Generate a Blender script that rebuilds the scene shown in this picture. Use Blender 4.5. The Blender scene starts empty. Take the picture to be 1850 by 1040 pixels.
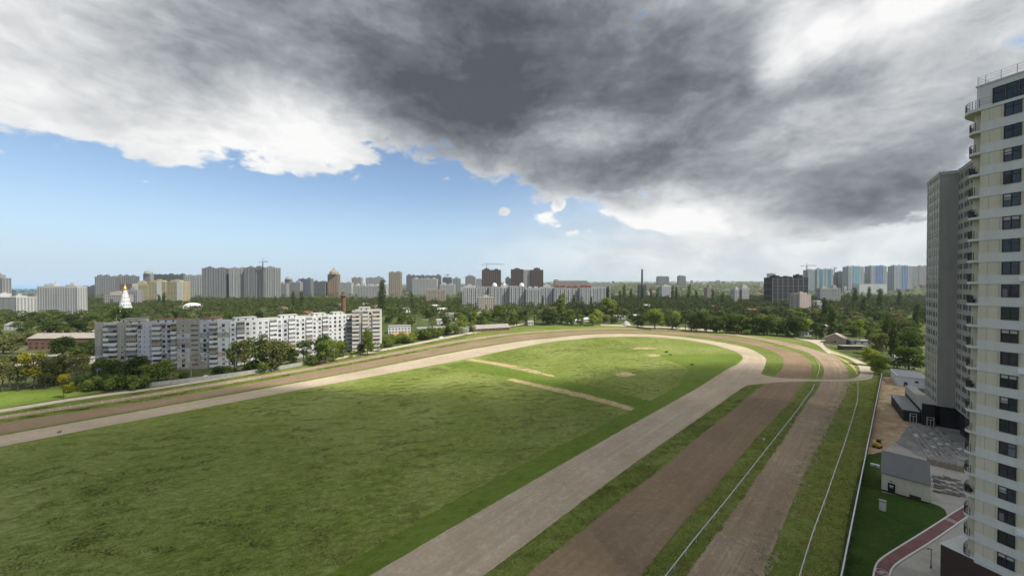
import bpy, bmesh, math, random
import numpy as np
from mathutils import Vector, Matrix, noise as mnoise

random.seed(7)
rng = np.random.default_rng(7)
scene = bpy.context.scene
COL = scene.collection

# ------------------------------------------------------------------ camera
CAM_H = 49.0
FPX = 668.0                      # focal length in pixels of the 1850 px wide photograph
PITCH = math.atan(8.0 / FPX)     # looking down a little
cam_data = bpy.data.cameras.new("camera")
cam_data.sensor_width = 36.0
cam_data.lens = FPX / 1850.0 * 36.0
cam_data.clip_start = 0.5
cam_data.clip_end = 60000.0
cam = bpy.data.objects.new("camera", cam_data)
cam.location = (0, 0, CAM_H)
cam.rotation_euler = (math.pi / 2 - PITCH, 0, 0)
COL.objects.link(cam)
scene.camera = cam

# ------------------------------------------------------------------ light
SUN_EL = math.radians(54)
SUN_AZ = math.atan2(0.90, -0.42)            # clockwise from +Y: from the right, slightly behind the camera
TO_SUN = Vector((math.sin(SUN_AZ) * math.cos(SUN_EL), math.cos(SUN_AZ) * math.cos(SUN_EL), math.sin(SUN_EL)))
sun_data = bpy.data.lights.new("sun", 'SUN')
sun_data.energy = 5.0
sun_data.angle = math.radians(0.6)
sun_data.color = (1.0, 0.95, 0.86)
sun = bpy.data.objects.new("sun", sun_data)
sun.rotation_euler = (-TO_SUN).to_track_quat('-Z', 'Y').to_euler()
sun.location = (200, -100, 400)
COL.objects.link(sun)

scene.view_settings.view_transform = 'Standard'
scene.view_settings.look = 'None'
scene.view_settings.exposure = 0.45
scene.view_settings.gamma = 1.0
scene.view_settings.use_curve_mapping = False
scene.render.engine = 'CYCLES'
cy = scene.cycles
cy.use_denoising = True
cy.use_adaptive_sampling = True
cy.adaptive_threshold = 0.018
cy.adaptive_min_samples = 12
cy.max_bounces = 6
cy.diffuse_bounces = 2
cy.glossy_bounces = 2
cy.transmission_bounces = 2
cy.volume_bounces = 1
cy.transparent_max_bounces = 8
cy.caustics_reflective = False
cy.caustics_refractive = False
cy.sample_clamp_indirect = 4.0


# ------------------------------------------------------------------ node helpers
class S:
    """a socket that can be added, multiplied ... ; builds math nodes"""
    def __init__(self, tree, sock):
        self.t, self.s = tree, sock
    def _m(self, op, *a, clamp=False):
        n = self.t.nodes.new('ShaderNodeMath'); n.operation = op; n.use_clamp = clamp
        for i, v in enumerate((self,) + a):
            if isinstance(v, S): self.t.links.new(v.s, n.inputs[i])
            else: n.inputs[i].default_value = float(v)
        return S(self.t, n.outputs[0])
    def __add__(self, o): return self._m('ADD', o)
    __radd__ = __add__
    def __sub__(self, o): return self._m('SUBTRACT', o)
    def __rsub__(self, o): return (self * -1.0) + o
    def __mul__(self, o): return self._m('MULTIPLY', o)
    __rmul__ = __mul__
    def __truediv__(self, o): return self._m('DIVIDE', o)
    def f(self, op, *a): return self._m(op, *a)
    def clamp01(self): return self._m('ADD', 0.0, clamp=True)
    def smooth(self, lo, hi, a=0.0, b=1.0):
        n = self.t.nodes.new('ShaderNodeMapRange'); n.interpolation_type = 'SMOOTHSTEP'
        self.t.links.new(self.s, n.inputs[0])
        for i, v in enumerate((lo, hi, a, b)): n.inputs[i + 1].default_value = v
        return S(self.t, n.outputs[0])


def node(t, kind, **kw):
    n = t.nodes.new(kind)
    for k, v in kw.items(): setattr(n, k, v)
    return n


def xyz(t, x, y, z=0.0):
    n = t.nodes.new('ShaderNodeCombineXYZ')
    for i, v in enumerate((x, y, z)):
        if isinstance(v, S): t.links.new(v.s, n.inputs[i])
        else: n.inputs[i].default_value = float(v)
    return S(t, n.outputs[0])


def noise(t, vec, scale, detail=4.0, rough=0.5, distort=0.0, out=0, lac=2.0):
    n = t.nodes.new('ShaderNodeTexNoise')
    t.links.new(vec.s, n.inputs['Vector'])
    n.inputs['Scale'].default_value = scale
    n.inputs['Detail'].default_value = detail
    n.inputs['Roughness'].default_value = rough
    n.inputs['Lacunarity'].default_value = lac
    n.inputs['Distortion'].default_value = distort
    return S(t, n.outputs[out])


def mixc(t, fac, a, b, blend='MIX'):
    n = t.nodes.new('ShaderNodeMix'); n.data_type = 'RGBA'; n.blend_type = blend
    n.clamp_factor = True
    for k, v in ((0, fac), (6, a), (7, b)):
        if isinstance(v, S): t.links.new(v.s, n.inputs[k])
        elif k == 0: n.inputs[0].default_value = v
        else: n.inputs[k].default_value = (v[0], v[1], v[2], 1)
    return S(t, n.outputs[2])


def ramp(t, fac, stops, interp='LINEAR'):
    n = t.nodes.new('ShaderNodeValToRGB'); n.color_ramp.interpolation = interp
    el = n.color_ramp.elements
    while len(el) < len(stops): el.new(0.5)
    for e, (p, c) in zip(el, stops):
        e.position = p; e.color = (c[0], c[1], c[2], 1)
    t.links.new(fac.s, n.inputs[0])
    return S(t, n.outputs[0])


# ------------------------------------------------------------------ world: clear sky with a cloud deck drifting in from above
world = bpy.data.worlds.new("World")
scene.world = world
world.use_nodes = True
wt = world.node_tree
wt.nodes.clear()
SKY_STRENGTH = 0.11
sky = node(wt, 'ShaderNodeTexSky', sky_type='NISHITA', sun_disc=False)
sky.sun_elevation = SUN_EL
sky.sun_rotation = SUN_AZ
sky.altitude = 50
sky.air_density = 1.0
sky.dust_density = 0.6
sky.ozone_density = 1.5
geo = node(wt, 'ShaderNodeTexCoord')
sep = node(wt, 'ShaderNodeSeparateXYZ')
wt.links.new(geo.outputs['Generated'], sep.inputs[0])
dx, dy, dz = (S(wt, sep.outputs[i]) for i in range(3))
az = dx.f('ARCTAN2', dy)
el = dz.f('ARCSINE')


def azel(px, py):
    a = math.atan((px - 925) / FPX)
    return a, math.atan((512 - py) / FPX * math.cos(a))


inv = dz.f('MAXIMUM', 0.0) + 0.10
U = dx / inv
V = dy / inv
plane = xyz(wt, U, V, 0.0)
big = noise(wt, plane, 0.55, 2, 0.5, 0.3)
dirv = xyz(wt, dx, dy, dz * 2.0)
puff = noise(wt, dirv, 5.0, 7, 0.58, 0.3)
puff2 = noise(wt, xyz(wt, dx + 7.0, dy, dz * 1.7), 30.0, 5, 0.62, 0.3)
fine = puff
fine2 = puff2
vn = node(wt, 'ShaderNodeTexVoronoi', feature='F1')
warp = node(wt, 'ShaderNodeVectorMath', operation='MULTIPLY_ADD')
pc = node(wt, 'ShaderNodeTexNoise'); wt.links.new(dirv.s, pc.inputs['Vector']); pc.inputs['Scale'].default_value = 9.0; pc.inputs['Detail'].default_value = 3
wt.links.new(pc.outputs['Color'], warp.inputs[0]); warp.inputs[1].default_value = (.14, .14, .14); wt.links.new(dirv.s, warp.inputs[2])
wt.links.new(warp.outputs[0], vn.inputs['Vector']); vn.inputs['Scale'].default_value = 8.0; vn.inputs['Detail'].default_value = 2.0; vn.inputs['Roughness'].default_value = .55
vor = S(wt, vn.outputs['Distance'])


azel_v = xyz(wt, az, el, 0.0)


def blob(px, py, wx, wy, amp=1.0):
    """soft patch of the sky around a direction; sizes in radians"""
    a, e = azel(px, py)
    n = node(wt, 'ShaderNodeVectorMath', operation='MULTIPLY_ADD')
    wt.links.new(azel_v.s, n.inputs[0])
    n.inputs[1].default_value = (1 / wx, 1 / wy, 0)
    n.inputs[2].default_value = (-a / wx, -e / wy, 0)
    l = node(wt, 'ShaderNodeVectorMath', operation='LENGTH')
    wt.links.new(n.outputs[0], l.inputs[0])
    return S(wt, l.outputs['Value']).smooth(0.0, 1.75, amp, 0.0)


# how much cloud: a deck overhead whose ragged front edge hangs lower to the right
T = (el.f('MINIMUM', 0.74) - 0.315) * 3.4
for (px, py, wx, wy, amp) in [
        (120, 210, .34, .16, .62), (330, 190, .20, .12, .35), (540, 235, .17, .10, .75), (640, 285, .08, .06, .42),
        (950, 250, .34, .13, .75), (1250, 300, .30, .14, .70), (1500, 330, .26, .12, .85),
        (1300, 420, .22, .05, .35), (1560, 400, .30, .06, .45), (1050, 330, .12, .05, .28),
        (986, 399, .046, .022, 1.1), (1043, 416, .060, .028, 1.1), (912, 383, .022, .016, 1.0), (1010, 372, .016, .014, .9),
        (1140, 394, .08, .03, 1.0), (1250, 400, .12, .04, .6), (262, 329, .014, .007, .9), (700, 190, .16, .09, .35), (1180, 250, .25, .14, .3),
        (130, 420, .40, .09, -.55), (500, 400, .30, .075, -.6), (700, 330, .10, .06, -.25), (410, 285, .05, .04, -.22), (1650, 90, .35, .25, .7), (500, 40, .25, .16, .4)]:
    T = T + blob(px, py, wx, wy, amp)
T = T + (big - 0.5) * 1.1 + (fine - 0.5) * 1.7 + (fine2 - 0.5) * 0.75
T = T + (0.42 - vor) * 0.55
cover = T.smooth(-0.02, 0.30)
# how thick it is: thin cloud glows, thick cloud is dark underneath
D = (T.f('MINIMUM', 1.3) - 0.05) * 0.16 + 0.10
for (px, py, wx, wy, amp) in [
        (720, 40, .42, .24, .38), (980, 110, .36, .24, .40), (1210, 150, .22, .20, .36), (820, 190, .22, .10, .30), (480, 10, .22, .10, .20),
        (1080, 320, .16, .05, .30), (1450, 330, .22, .07, .24), (1620, 350, .20, .06, .24), (1560, 150, .30, .20, .10), (1720, 250, .25, .20, .06),
        (120, 170, .40, .22, -.14), (330, 230, .16, .10, -.08), (300, 110, .12, .07, .22),
        (1060, 245, .14, .045, -.34), (1435, 70, .06, .07, -.42), (1395, 120, .035, .05, -.22), (1490, 55, .04, .03, -.2), (540, 240, .15, .09, -.25), (1620, 15, .09, .05, -.5), (1290, 400, .2, .04, -.2), (1010, 400, .12, .05, -.4), (1200, 400, .15, .03, -.25)]:
    D = D + blob(px, py, wx, wy, amp)
D = D + (big - 0.5) * 0.34 + (fine - 0.5) * 0.75 + (fine2 - 0.5) * 0.13 + (vor - 0.42) * 0.12
cloud_col = ramp(wt, D.clamp01(), [
    (0.0, (0.71, 0.71, 0.705)), (0.14, (0.60, 0.605, 0.61)), (0.34, (0.42, 0.435, 0.45)), (0.55, (0.248, 0.266, 0.286)),
    (0.78, (0.133, 0.147, 0.164)), (1.0, (0.074, 0.084, 0.096))])
skyc = node(wt, 'ShaderNodeVectorMath', operation='SCALE')
wt.links.new(sky.outputs[0], skyc.inputs[0])
skyc.inputs['Scale'].default_value = 1.0
sky_s = mixc(wt, 1.0, S(wt, skyc.outputs[0]), (SKY_STRENGTH,) * 3, 'MULTIPLY')
# pale vapour low over the right-hand horizon
veil = blob(1520, 430, .60, .16, 1.0) + blob(1150, 470, .35, .08, 0.3)
low = ((el * el) * -55.0).f('EXPONENT') * 0.80
sky_v = mixc(wt, low, sky_s, (0.34, 0.47, 0.63))
sky_v = mixc(wt, veil.clamp01(), sky_v, mixc(wt, fine.smooth(.35, .65), (0.47, 0.51, 0.54), (0.63, 0.65, 0.655)))
final = mixc(wt, cover, sky_v, cloud_col)
bg = node(wt, 'ShaderNodeBackground')
wt.links.new(final.s, bg.inputs[0])
bg.inputs[1].default_value = 1.0
wo = node(wt, 'ShaderNodeOutputWorld')
wt.links.new(bg.outputs[0], wo.inputs[0])
world.cycles.sampling_method = 'MANUAL'
world.cycles.sample_map_resolution = 512
# ------------------------------------------------------------------ scene helpers
CP, SP = math.cos(PITCH), math.sin(PITCH)


def P(px, py, z=0.0):
    """point of the plane at height z seen at a pixel of the photograph (used to survey the ground plan)"""
    a = (px - 925) / FPX
    b = (520 - py) / FPX
    dy_, dz_ = CP + b * SP, b * CP - SP
    t = (z - CAM_H) / dz_
    return Vector((a * t, dy_ * t, z))


def at(px, Y, z=0.0):
    """ground point on the bearing of a column of the photograph at distance Y"""
    return Vector(((px - 925) / FPX * Y, Y, z))


def hz(py, Y):
    """height above ground of something seen at image row py at distance Y"""
    return CAM_H + (512 - py) / FPX * Y


def finish(ob, label=None, cat=None, group=None, kind=None, parent=None):
    if label: ob["label"] = label
    if cat: ob["category"] = cat
    if group: ob["group"] = group
    if kind: ob["kind"] = kind
    if parent is not None: ob.parent = parent
    return ob


def empty(name, loc=(0, 0, 0), label=None, cat=None, group=None, rz=0.0):
    ob = bpy.data.objects.new(name, None)
    ob.empty_display_size = 1.0
    ob.location = loc
    ob.rotation_euler = (0, 0, rz)
    COL.objects.link(ob)
    return finish(ob, label, cat, group)


def link_mesh(name, me, parent=None, loc=None, rz=0.0, sc=None, **kw):
    ob = bpy.data.objects.new(name, me)
    if loc is not None: ob.location = loc
    if rz: ob.rotation_euler = (0, 0, rz)
    if sc is not None: ob.scale = sc
    COL.objects.link(ob)
    return finish(ob, parent=parent, **kw)


class MB:
    """collects shapes into one mesh"""
    def __init__(self):
        self.v, self.f, self.m = [], [], []
    def add(self, vs, fs, mi=0):
        b = len(self.v)
        self.v.extend([tuple(p) for p in vs])
        for q in fs:
            self.f.append(tuple(i + b for i in q)); self.m.append(mi)
        return self
    def box(self, x0, x1, y0, y1, z0, z1, mi=0):
        vs = [(x, y, z) for z in (z0, z1) for y in (y0, y1) for x in (x0, x1)]
        return self.add(vs, [(0, 2, 3, 1), (4, 5, 7, 6), (0, 1, 5, 4), (2, 6, 7, 3), (0, 4, 6, 2), (1, 3, 7, 5)], mi)
    def obox(self, o, a, n, s0, s1, t0, t1, z0, z1, mi=0):
        """box in a facade frame: o origin, a along, n outward"""
        vs = []
        for z in (z0, z1):
            for t in (t0, t1):
                for s in (s0, s1):
                    vs.append((o[0] + a[0] * s + n[0] * t, o[1] + a[1] * s + n[1] * t, o[2] + z))
        return self.add(vs, [(0, 2, 3, 1), (4, 5, 7, 6), (0, 1, 5, 4), (2, 6, 7, 3), (0, 4, 6, 2), (1, 3, 7, 5)], mi)
    def prism(self, pts, z0, z1, mi=0):
        n = len(pts)
        vs = [(p[0], p[1], z0) for p in pts] + [(p[0], p[1], z1) for p in pts]
        fs = [tuple(range(n - 1, -1, -1)), tuple(range(n, 2 * n))]
        fs += [(i, (i + 1) % n, n + (i + 1) % n, n + i) for i in range(n)]
        return self.add(vs, fs, mi)
    def tube(self, p, q, r0, r1=None, k=6, mi=0, caps=True):
        r1 = r0 if r1 is None else r1
        p, q = Vector(p), Vector(q)
        d = (q - p).normalized()
        u = d.orthogonal().normalized(); w = d.cross(u)
        vs = []
        for c, r in ((p, r0), (q, r1)):
            for i in range(k):
                t = 2 * math.pi * i / k
                vs.append(c + u * (r * math.cos(t)) + w * (r * math.sin(t)))
        fs = [(i, (i + 1) % k, k + (i + 1) % k, k + i) for i in range(k)]
        if caps: fs += [tuple(range(k - 1, -1, -1)), tuple(range(k, 2 * k))]
        return self.add(vs, fs, mi)
    def lathe(self, c, prof, k=12, mi=0):
        vs = []
        for (r, z) in prof:
            for i in range(k):
                t = 2 * math.pi * i / k
                vs.append((c[0] + r * math.cos(t), c[1] + r * math.sin(t), c[2] + z))
        fs = []
        for j in range(len(prof) - 1):
            for i in range(k):
                fs.append((j * k + i, j * k + (i + 1) % k, (j + 1) * k + (i + 1) % k, (j + 1) * k + i))
        fs.append(tuple(range((len(prof) - 1) * k, len(prof) * k)))
        return self.add(vs, fs, mi)
    def mesh(self, name, mats, smooth=False):
        me = bpy.data.meshes.new(name)
        me.from_pydata(self.v, [], self.f)
        mats = mats if isinstance(mats, (list, tuple)) else [mats]
        for m in mats: me.materials.append(m)
        if len(mats) > 1: me.polygons.foreach_set('material_index', self.m)
        if smooth: me.polygons.foreach_set('use_smooth', [True] * len(self.f))
        me.update()
        return me
    def build(self, name, mats, parent=None, smooth=False, **kw):
        return link_mesh(name, self.mesh(name, mats, smooth), parent, **kw)


# ------------------------------------------------------------------ materials
MATS = {}


def new_mat(name):
    m = bpy.data.materials.new(name); m.use_nodes = True
    t = m.node_tree
    b = t.nodes['Principled BSDF']
    b.inputs['Specular IOR Level'].default_value = 0.25
    MATS[name] = m
    return m, t, b


def position(t):
    return S(t, node(t, 'ShaderNodeNewGeometry').outputs['Position'])


def objcoord(t):
    return S(t, node(t, 'ShaderNodeTexCoord').outputs['Object'])


def set_col(t, b, col): t.links.new(col.s, b.inputs['Base Color'])


def bump(t, b, h, strength, dist):
    n = node(t, 'ShaderNodeBump')
    n.inputs['Strength'].default_value = strength
    n.inputs['Distance'].default_value = dist
    t.links.new(h.s, n.inputs['Height'])
    t.links.new(n.outputs[0], b.inputs['Normal'])


def weathered(name, col, rough=0.85, var=0.25, scale=0.35, streak=0.18, metallic=0.0):
    """plaster, concrete, paint: uneven, with rain streaks and grime"""
    m, t, b = new_mat(name)
    p = position(t)
    n1 = noise(t, p, scale, 6, 0.6)
    sp = node(t, 'ShaderNodeSeparateXYZ'); t.links.new(p.s, sp.inputs[0])
    px_, py_, pz_ = (S(t, sp.outputs[i]) for i in range(3))
    n2 = noise(t, xyz(t, px_ * 1.6, py_ * 1.6, pz_ * 0.10), 1.0, 4, 0.6)
    n3 = noise(t, p, 6.0, 3, 0.6)
    f = (n1 - 0.5) * (2 * var) + (n2 - 0.5) * (2 * streak) + (n3 - 0.5) * 0.12
    dark = tuple(c * 0.45 for c in col)
    light = tuple(min(c * 1.3, 0.9) for c in col)
    c = mixc(t, (f + 0.40).clamp01(), dark, light)
    set_col(t, b, c)
    b.inputs['Roughness'].default_value = rough
    b.inputs['Metallic'].default_value = metallic
    return m


def flat(name, col, rough=0.6, metallic=0.0, spec=0.3):
    m, t, b = new_mat(name)
    p = objcoord(t)
    n1 = noise(t, p, 1.3, 4, 0.6)
    c = mixc(t, n1, tuple(v * 0.8 for v in col), tuple(min(v * 1.18, 0.92) for v in col))
    set_col(t, b, c)
    b.inputs['Roughness'].default_value = rough
    b.inputs['Metallic'].default_value = metallic
    b.inputs['Specular IOR Level'].default_value = spec
    return m


def glass_mat(name, col=(0.025, 0.03, 0.036), rough=0.12):
    m, t, b = new_mat(name)
    oi = node(t, 'ShaderNodeObjectInfo')
    r = S(t, oi.outputs['Random'])
    n1 = noise(t, position(t), 0.9, 2, 0.5)
    c = mixc(t, (n1 * 0.9 + r * 0.5 - 0.35).clamp01(), tuple(v * 0.5 for v in col), tuple(v * 2.6 for v in col))
    set_col(t, b, c)
    b.inputs['Roughness'].default_value = rough
    b.inputs['Specular IOR Level'].default_value = 0.5
    return m


GLASS = glass_mat('window_glass')
FARGLASS = glass_mat('far_glass', (0.030, 0.036, 0.046), 0.4)
FARGLASS2 = glass_mat('far_glass_blue', (0.05, 0.10, 0.19), 0.25)
DARK = flat('dark_void', (0.02, 0.02, 0.022), 0.9)
BLACKM = flat('black_paint', (0.016, 0.016, 0.018), 0.5)
WHITE = weathered('white_paint', (0.74, 0.73, 0.70), 0.6, 0.12, 0.8, 0.08)
WHITEFRAME = flat('white_frame', (0.72, 0.72, 0.70), 0.5)
DARKFRAME = flat('dark_frame', (0.035, 0.033, 0.034), 0.45)
CREAM = weathered('cream_plaster', (0.71, 0.63, 0.49), 0.85, 0.11, 0.3, 0.12)
OFFWHITE = weathered('offwhite_plaster', (0.75, 0.725, 0.665), 0.85, 0.11, 0.3, 0.13)
CONCRETE = weathered('raw_concrete', (0.37, 0.355, 0.315), 0.9, 0.16, 0.25, 0.16)
CONCRETE_L = weathered('light_concrete', (0.40, 0.385, 0.35), 0.9, 0.22, 0.5, 0.2)
METAL = flat('grey_metal', (0.28, 0.29, 0.30), 0.45, 0.6)
DARKMETAL = flat('dark_metal', (0.05, 0.05, 0.052), 0.5, 0.4)
ROOFGREY = weathered('grey_roof', (0.30, 0.30, 0.31), 0.8, 0.15, 0.4, 0.1)
ROOFMETAL = weathered('metal_roof', (0.155, 0.16, 0.165), 0.6, 0.12, 0.5, 0.12)
ROOFFELT = weathered('roof_felt', (0.26, 0.25, 0.235), 0.95, 0.3, 0.2, 0.1)
ROOFRED = weathered('red_roof', (0.30, 0.10, 0.075), 0.85, 0.25, 0.4, 0.15)
ROOFRUST = weathered('rusty_roof', (0.40, 0.22, 0.11), 0.85, 0.35, 0.25, 0.2)
ROOFASB = weathered('slate_roof', (0.33, 0.30, 0.265), 0.95, 0.3, 0.25, 0.2)
BRICKM = weathered('brick', (0.20, 0.11, 0.08), 0.9, 0.25, 0.4, 0.15)
BROWNCLAD = weathered('brown_cladding', (0.075, 0.045, 0.04), 0.7, 0.12, 0.4, 0.05)
WOODM = weathered('timber', (0.34, 0.26, 0.18), 0.85, 0.3, 0.7, 0.1)
RUBBERY = flat('rubber', (0.02, 0.02, 0.02), 0.8)
YELLOWM = flat('yellow_paint', (0.62, 0.36, 0.03), 0.45)
GOLD = flat('gold_leaf', (0.75, 0.48, 0.14), 0.3, 0.9)
PINKPLASTER = weathered('pink_plaster', (0.46, 0.34, 0.28), 0.9, 0.2, 0.3, 0.2)
# ------------------------------------------------------------------ ground surfaces
def grass_mat(name, dark, mid, pale, big_scale=0.02, tuft=0.35, wind=True, rough=0.95, dry=None, b_str=0.9):
    m, t, b = new_mat(name)
    p = position(t)
    sp = node(t, 'ShaderNodeSeparateXYZ'); t.links.new(p.s, sp.inputs[0])
    X, Y = S(t, sp.outputs[0]), S(t, sp.outputs[1])
    if wind:                      # grass combed by the wind: clumps longer across than deep
        q = xyz(t, X * 0.75 + Y * 0.25, Y * 1.3 - X * 0.35, 0.0)
    else:
        q = xyz(t, X, Y, 0.0)
    large = noise(t, xyz(t, X, Y, 1.0), big_scale, 4, 0.55, 0.6)
    clump = noise(t, q, tuft, 6, 0.66, 0.7)
    small = noise(t, q, tuft * 5.0, 3, 0.6)
    f = (clump - 0.5) * 1.9 + (large - 0.5) * 1.1 + (small - 0.5) * 1.4 + 0.48
    c = ramp(t, f.clamp01(), [(0.0, dark), (0.42, mid), (0.75, tuple((a + d) / 2 for a, d in zip(mid, pale))), (1.0, pale)])
    if dry:
        patch = noise(t, xyz(t, X, Y, 8.0), big_scale * 1.9, 5, 0.6, 0.8)
        c = mixc(t, patch.smooth(0.56, 0.74) * 0.7, c, dry)
    set_col(t, b, c)
    b.inputs['Roughness'].default_value = rough
    b.inputs['Specular IOR Level'].default_value = 0.1
    bump(t, b, clump + small * 0.35, b_str, 0.5)
    return m


def track_mat(name, col, light, dark):
    """harrowed earth: fine lines along the run, wetter and drier patches"""
    m, t, b = new_mat(name)
    uv = S(t, node(t, 'ShaderNodeTexCoord').outputs['UV'])
    sp = node(t, 'ShaderNodeSeparateXYZ'); t.links.new(uv.s, sp.inputs[0])
    u, v = S(t, sp.outputs[0]), S(t, sp.outputs[1])
    lines = noise(t, xyz(t, u * 0.05, v * 3.2, 0.0), 1.0, 5, 0.70)
    lanes = noise(t, xyz(t, u * 0.008, v * 0.42, 4.0), 1.0, 4, 0.6)
    grit = noise(t, position(t), 1.6, 5, 0.7)
    patch = noise(t, position(t), 0.045, 4, 0.55, 0.5)
    hoof = noise(t, position(t), 0.55, 4, 0.75, 0.6).smooth(.48, .7)
    f = (lines - 0.5) * 0.85 + (lanes - 0.5) * 0.75 + (grit - 0.5) * 0.75 + (patch - 0.5) * 1.0 + hoof * 0.35 + 0.42
    c = ramp(t, f.clamp01(), [(0.0, dark), (0.5, col), (1.0, light)])
    set_col(t, b, c)
    b.inputs['Roughness'].default_value = 0.95
    b.inputs['Specular IOR Level'].default_value = 0.1
    bump(t, b, lines + grit * 0.5, 0.5, 0.15)
    return m


def earth_mat(name, cols, scale=0.15, b_str=0.5):
    m, t, b = new_mat(name)
    p = position(t)
    n1 = noise(t, p, scale, 7, 0.65, 0.8)
    n2 = noise(t, p, scale * 8, 4, 0.6)
    c = ramp(t, ((n1 - 0.5) * 1.8 + (n2 - 0.5) * 0.6 + 0.5).clamp01(), cols)
    set_col(t, b, c)
    b.inputs['Roughness'].default_value = 0.95
    b.inputs['Specular IOR Level'].default_value = 0.15
    bump(t, b, n1 + n2 * 0.3, b_str, 0.3)
    return m


MEADOW = grass_mat('meadow_grass', (0.080, 0.108, 0.018), (0.145, 0.180, 0.034), (0.275, 0.295, 0.125), 0.022, 0.6)
MOWN = grass_mat('mown_grass', (0.064, 0.100, 0.013), (0.102, 0.148, 0.022), (0.145, 0.190, 0.042), 0.03, 0.5, b_str=0.4)
VERGE = grass_mat('verge_grass', (0.055, 0.080, 0.014), (0.120, 0.155, 0.030), (0.215, 0.225, 0.080), 0.03, 0.6, wind=False, b_str=0.9)
LAWN = grass_mat('lawn_grass', (0.016, 0.038, 0.006), (0.030, 0.064, 0.010), (0.060, 0.095, 0.018), 0.16, 1.4, wind=False, b_str=0.4)
BASE = grass_mat('rough_ground', (0.030, 0.042, 0.014), (0.055, 0.075, 0.022), (0.11, 0.115, 0.05), 0.012, 0.12, wind=False,
                 dry=(0.20, 0.17, 0.12))
DRY = earth_mat('dry_grass', [(0.0, (0.17, 0.165, 0.055)), (0.45, (0.35, 0.275, 0.14)), (1.0, (0.50, 0.39, 0.235))], 0.5)
TRACK_PALE = track_mat('pale_track_earth', (0.375, 0.308, 0.228), (0.49, 0.41, 0.31), (0.265, 0.21, 0.15))
TRACK_BROWN = track_mat('brown_track_earth', (0.215, 0.155, 0.100), (0.290, 0.215, 0.148), (0.155, 0.110, 0.070))
TRACK_OUT = track_mat('outer_track_earth', (0.270, 0.203, 0.140), (0.41, 0.33, 0.245), (0.18, 0.132, 0.088))
PATHM = earth_mat('path_dust', [(0.0, (0.26, 0.22, 0.17)), (0.5, (0.38, 0.33, 0.26)), (1.0, (0.50, 0.44, 0.36))], 0.25)
CLAY = earth_mat('yard_clay', [(0.0, (0.19, 0.125, 0.075)), (0.4, (0.36, 0.255, 0.155)), (0.7, (0.48, 0.365, 0.24)), (1.0, (0.62, 0.53, 0.41))], 0.22, 1.0)
SLABM = earth_mat('yard_slab', [(0.0, (0.13, 0.13, 0.13)), (0.5, (0.22, 0.215, 0.205)), (1.0, (0.33, 0.32, 0.30))], 0.2, 0.2)
PAVE = earth_mat('paving', [(0.0, (0.26, 0.25, 0.225)), (0.5, (0.33, 0.32, 0.29)), (1.0, (0.40, 0.385, 0.35))], 0.4, 0.15)
REDPATH = earth_mat('red_asphalt', [(0.0, (0.13, 0.065, 0.065)), (0.5, (0.175, 0.09, 0.09)), (1.0, (0.23, 0.135, 0.13))], 0.5, 0.1)
ASPHALT = earth_mat('asphalt', [(0.0, (0.09, 0.09, 0.09)), (0.5, (0.15, 0.15, 0.145)), (1.0, (0.24, 0.235, 0.22))], 0.08, 0.1)


def catmull(pts, step):
    """smooth curve through points, resampled evenly"""
    P_ = [Vector(p) for p in pts]
    out = []
    for i in range(len(P_) - 1):
        p0 = P_[max(i - 1, 0)]; p1 = P_[i]; p2 = P_[i + 1]; p3 = P_[min(i + 2, len(P_) - 1)]
        L = (p2 - p1).length
        # centripetal: short segments stay tame
        m1 = (p2 - p0) * (L / max((p2 - p0).length, 1e-6))
        m2 = (p3 - p1) * (L / max((p3 - p1).length, 1e-6))
        n = max(int(L / 2.0), 4)
        for k in range(n):
            t = k / n; t2 = t * t; t3 = t2 * t
            out.append(p1 * (2 * t3 - 3 * t2 + 1) + m1 * (t3 - 2 * t2 + t) + p2 * (-2 * t3 + 3 * t2) + m2 * (t3 - t2))
    out.append(P_[-1])
    # two smoothing passes
    for _ in range(3):
        out = [out[0]] + [(out[i - 1] + out[i] * 2 + out[i + 1]) / 4 for i in range(1, len(out) - 1)] + [out[-1]]
    A = np.array([tuple(p) for p in out])
    s = np.concatenate([[0], np.cumsum(np.linalg.norm(np.diff(A, axis=0), axis=1))])
    n = max(int(s[-1] / step), 2)
    q = np.linspace(0, s[-1], n + 1)
    return np.stack([np.interp(q, s, A[:, k]) for k in range(3)], 1)


def ground_line(pix, before=None, after=None, z=0.0):
    """surveyed pixels -> ground points; the ends carried on straight for a number of metres"""
    g = [P(x, y, z) for x, y in pix]
    if before: g.insert(0, g[0] + (g[0] - g[1]).normalized() * before)
    if after: g.append(g[-1] + (g[-1] - g[-2]).normalized() * after)
    return g


def wob(p, amp, scale=0.35, seed=0.0):
    return amp * (mnoise.noise(Vector((p[0] * scale, p[1] * scale, seed))) + 0.6 * mnoise.noise(Vector((p[0] * scale * 3.1, p[1] * scale * 3.1, seed + 5))))


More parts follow.
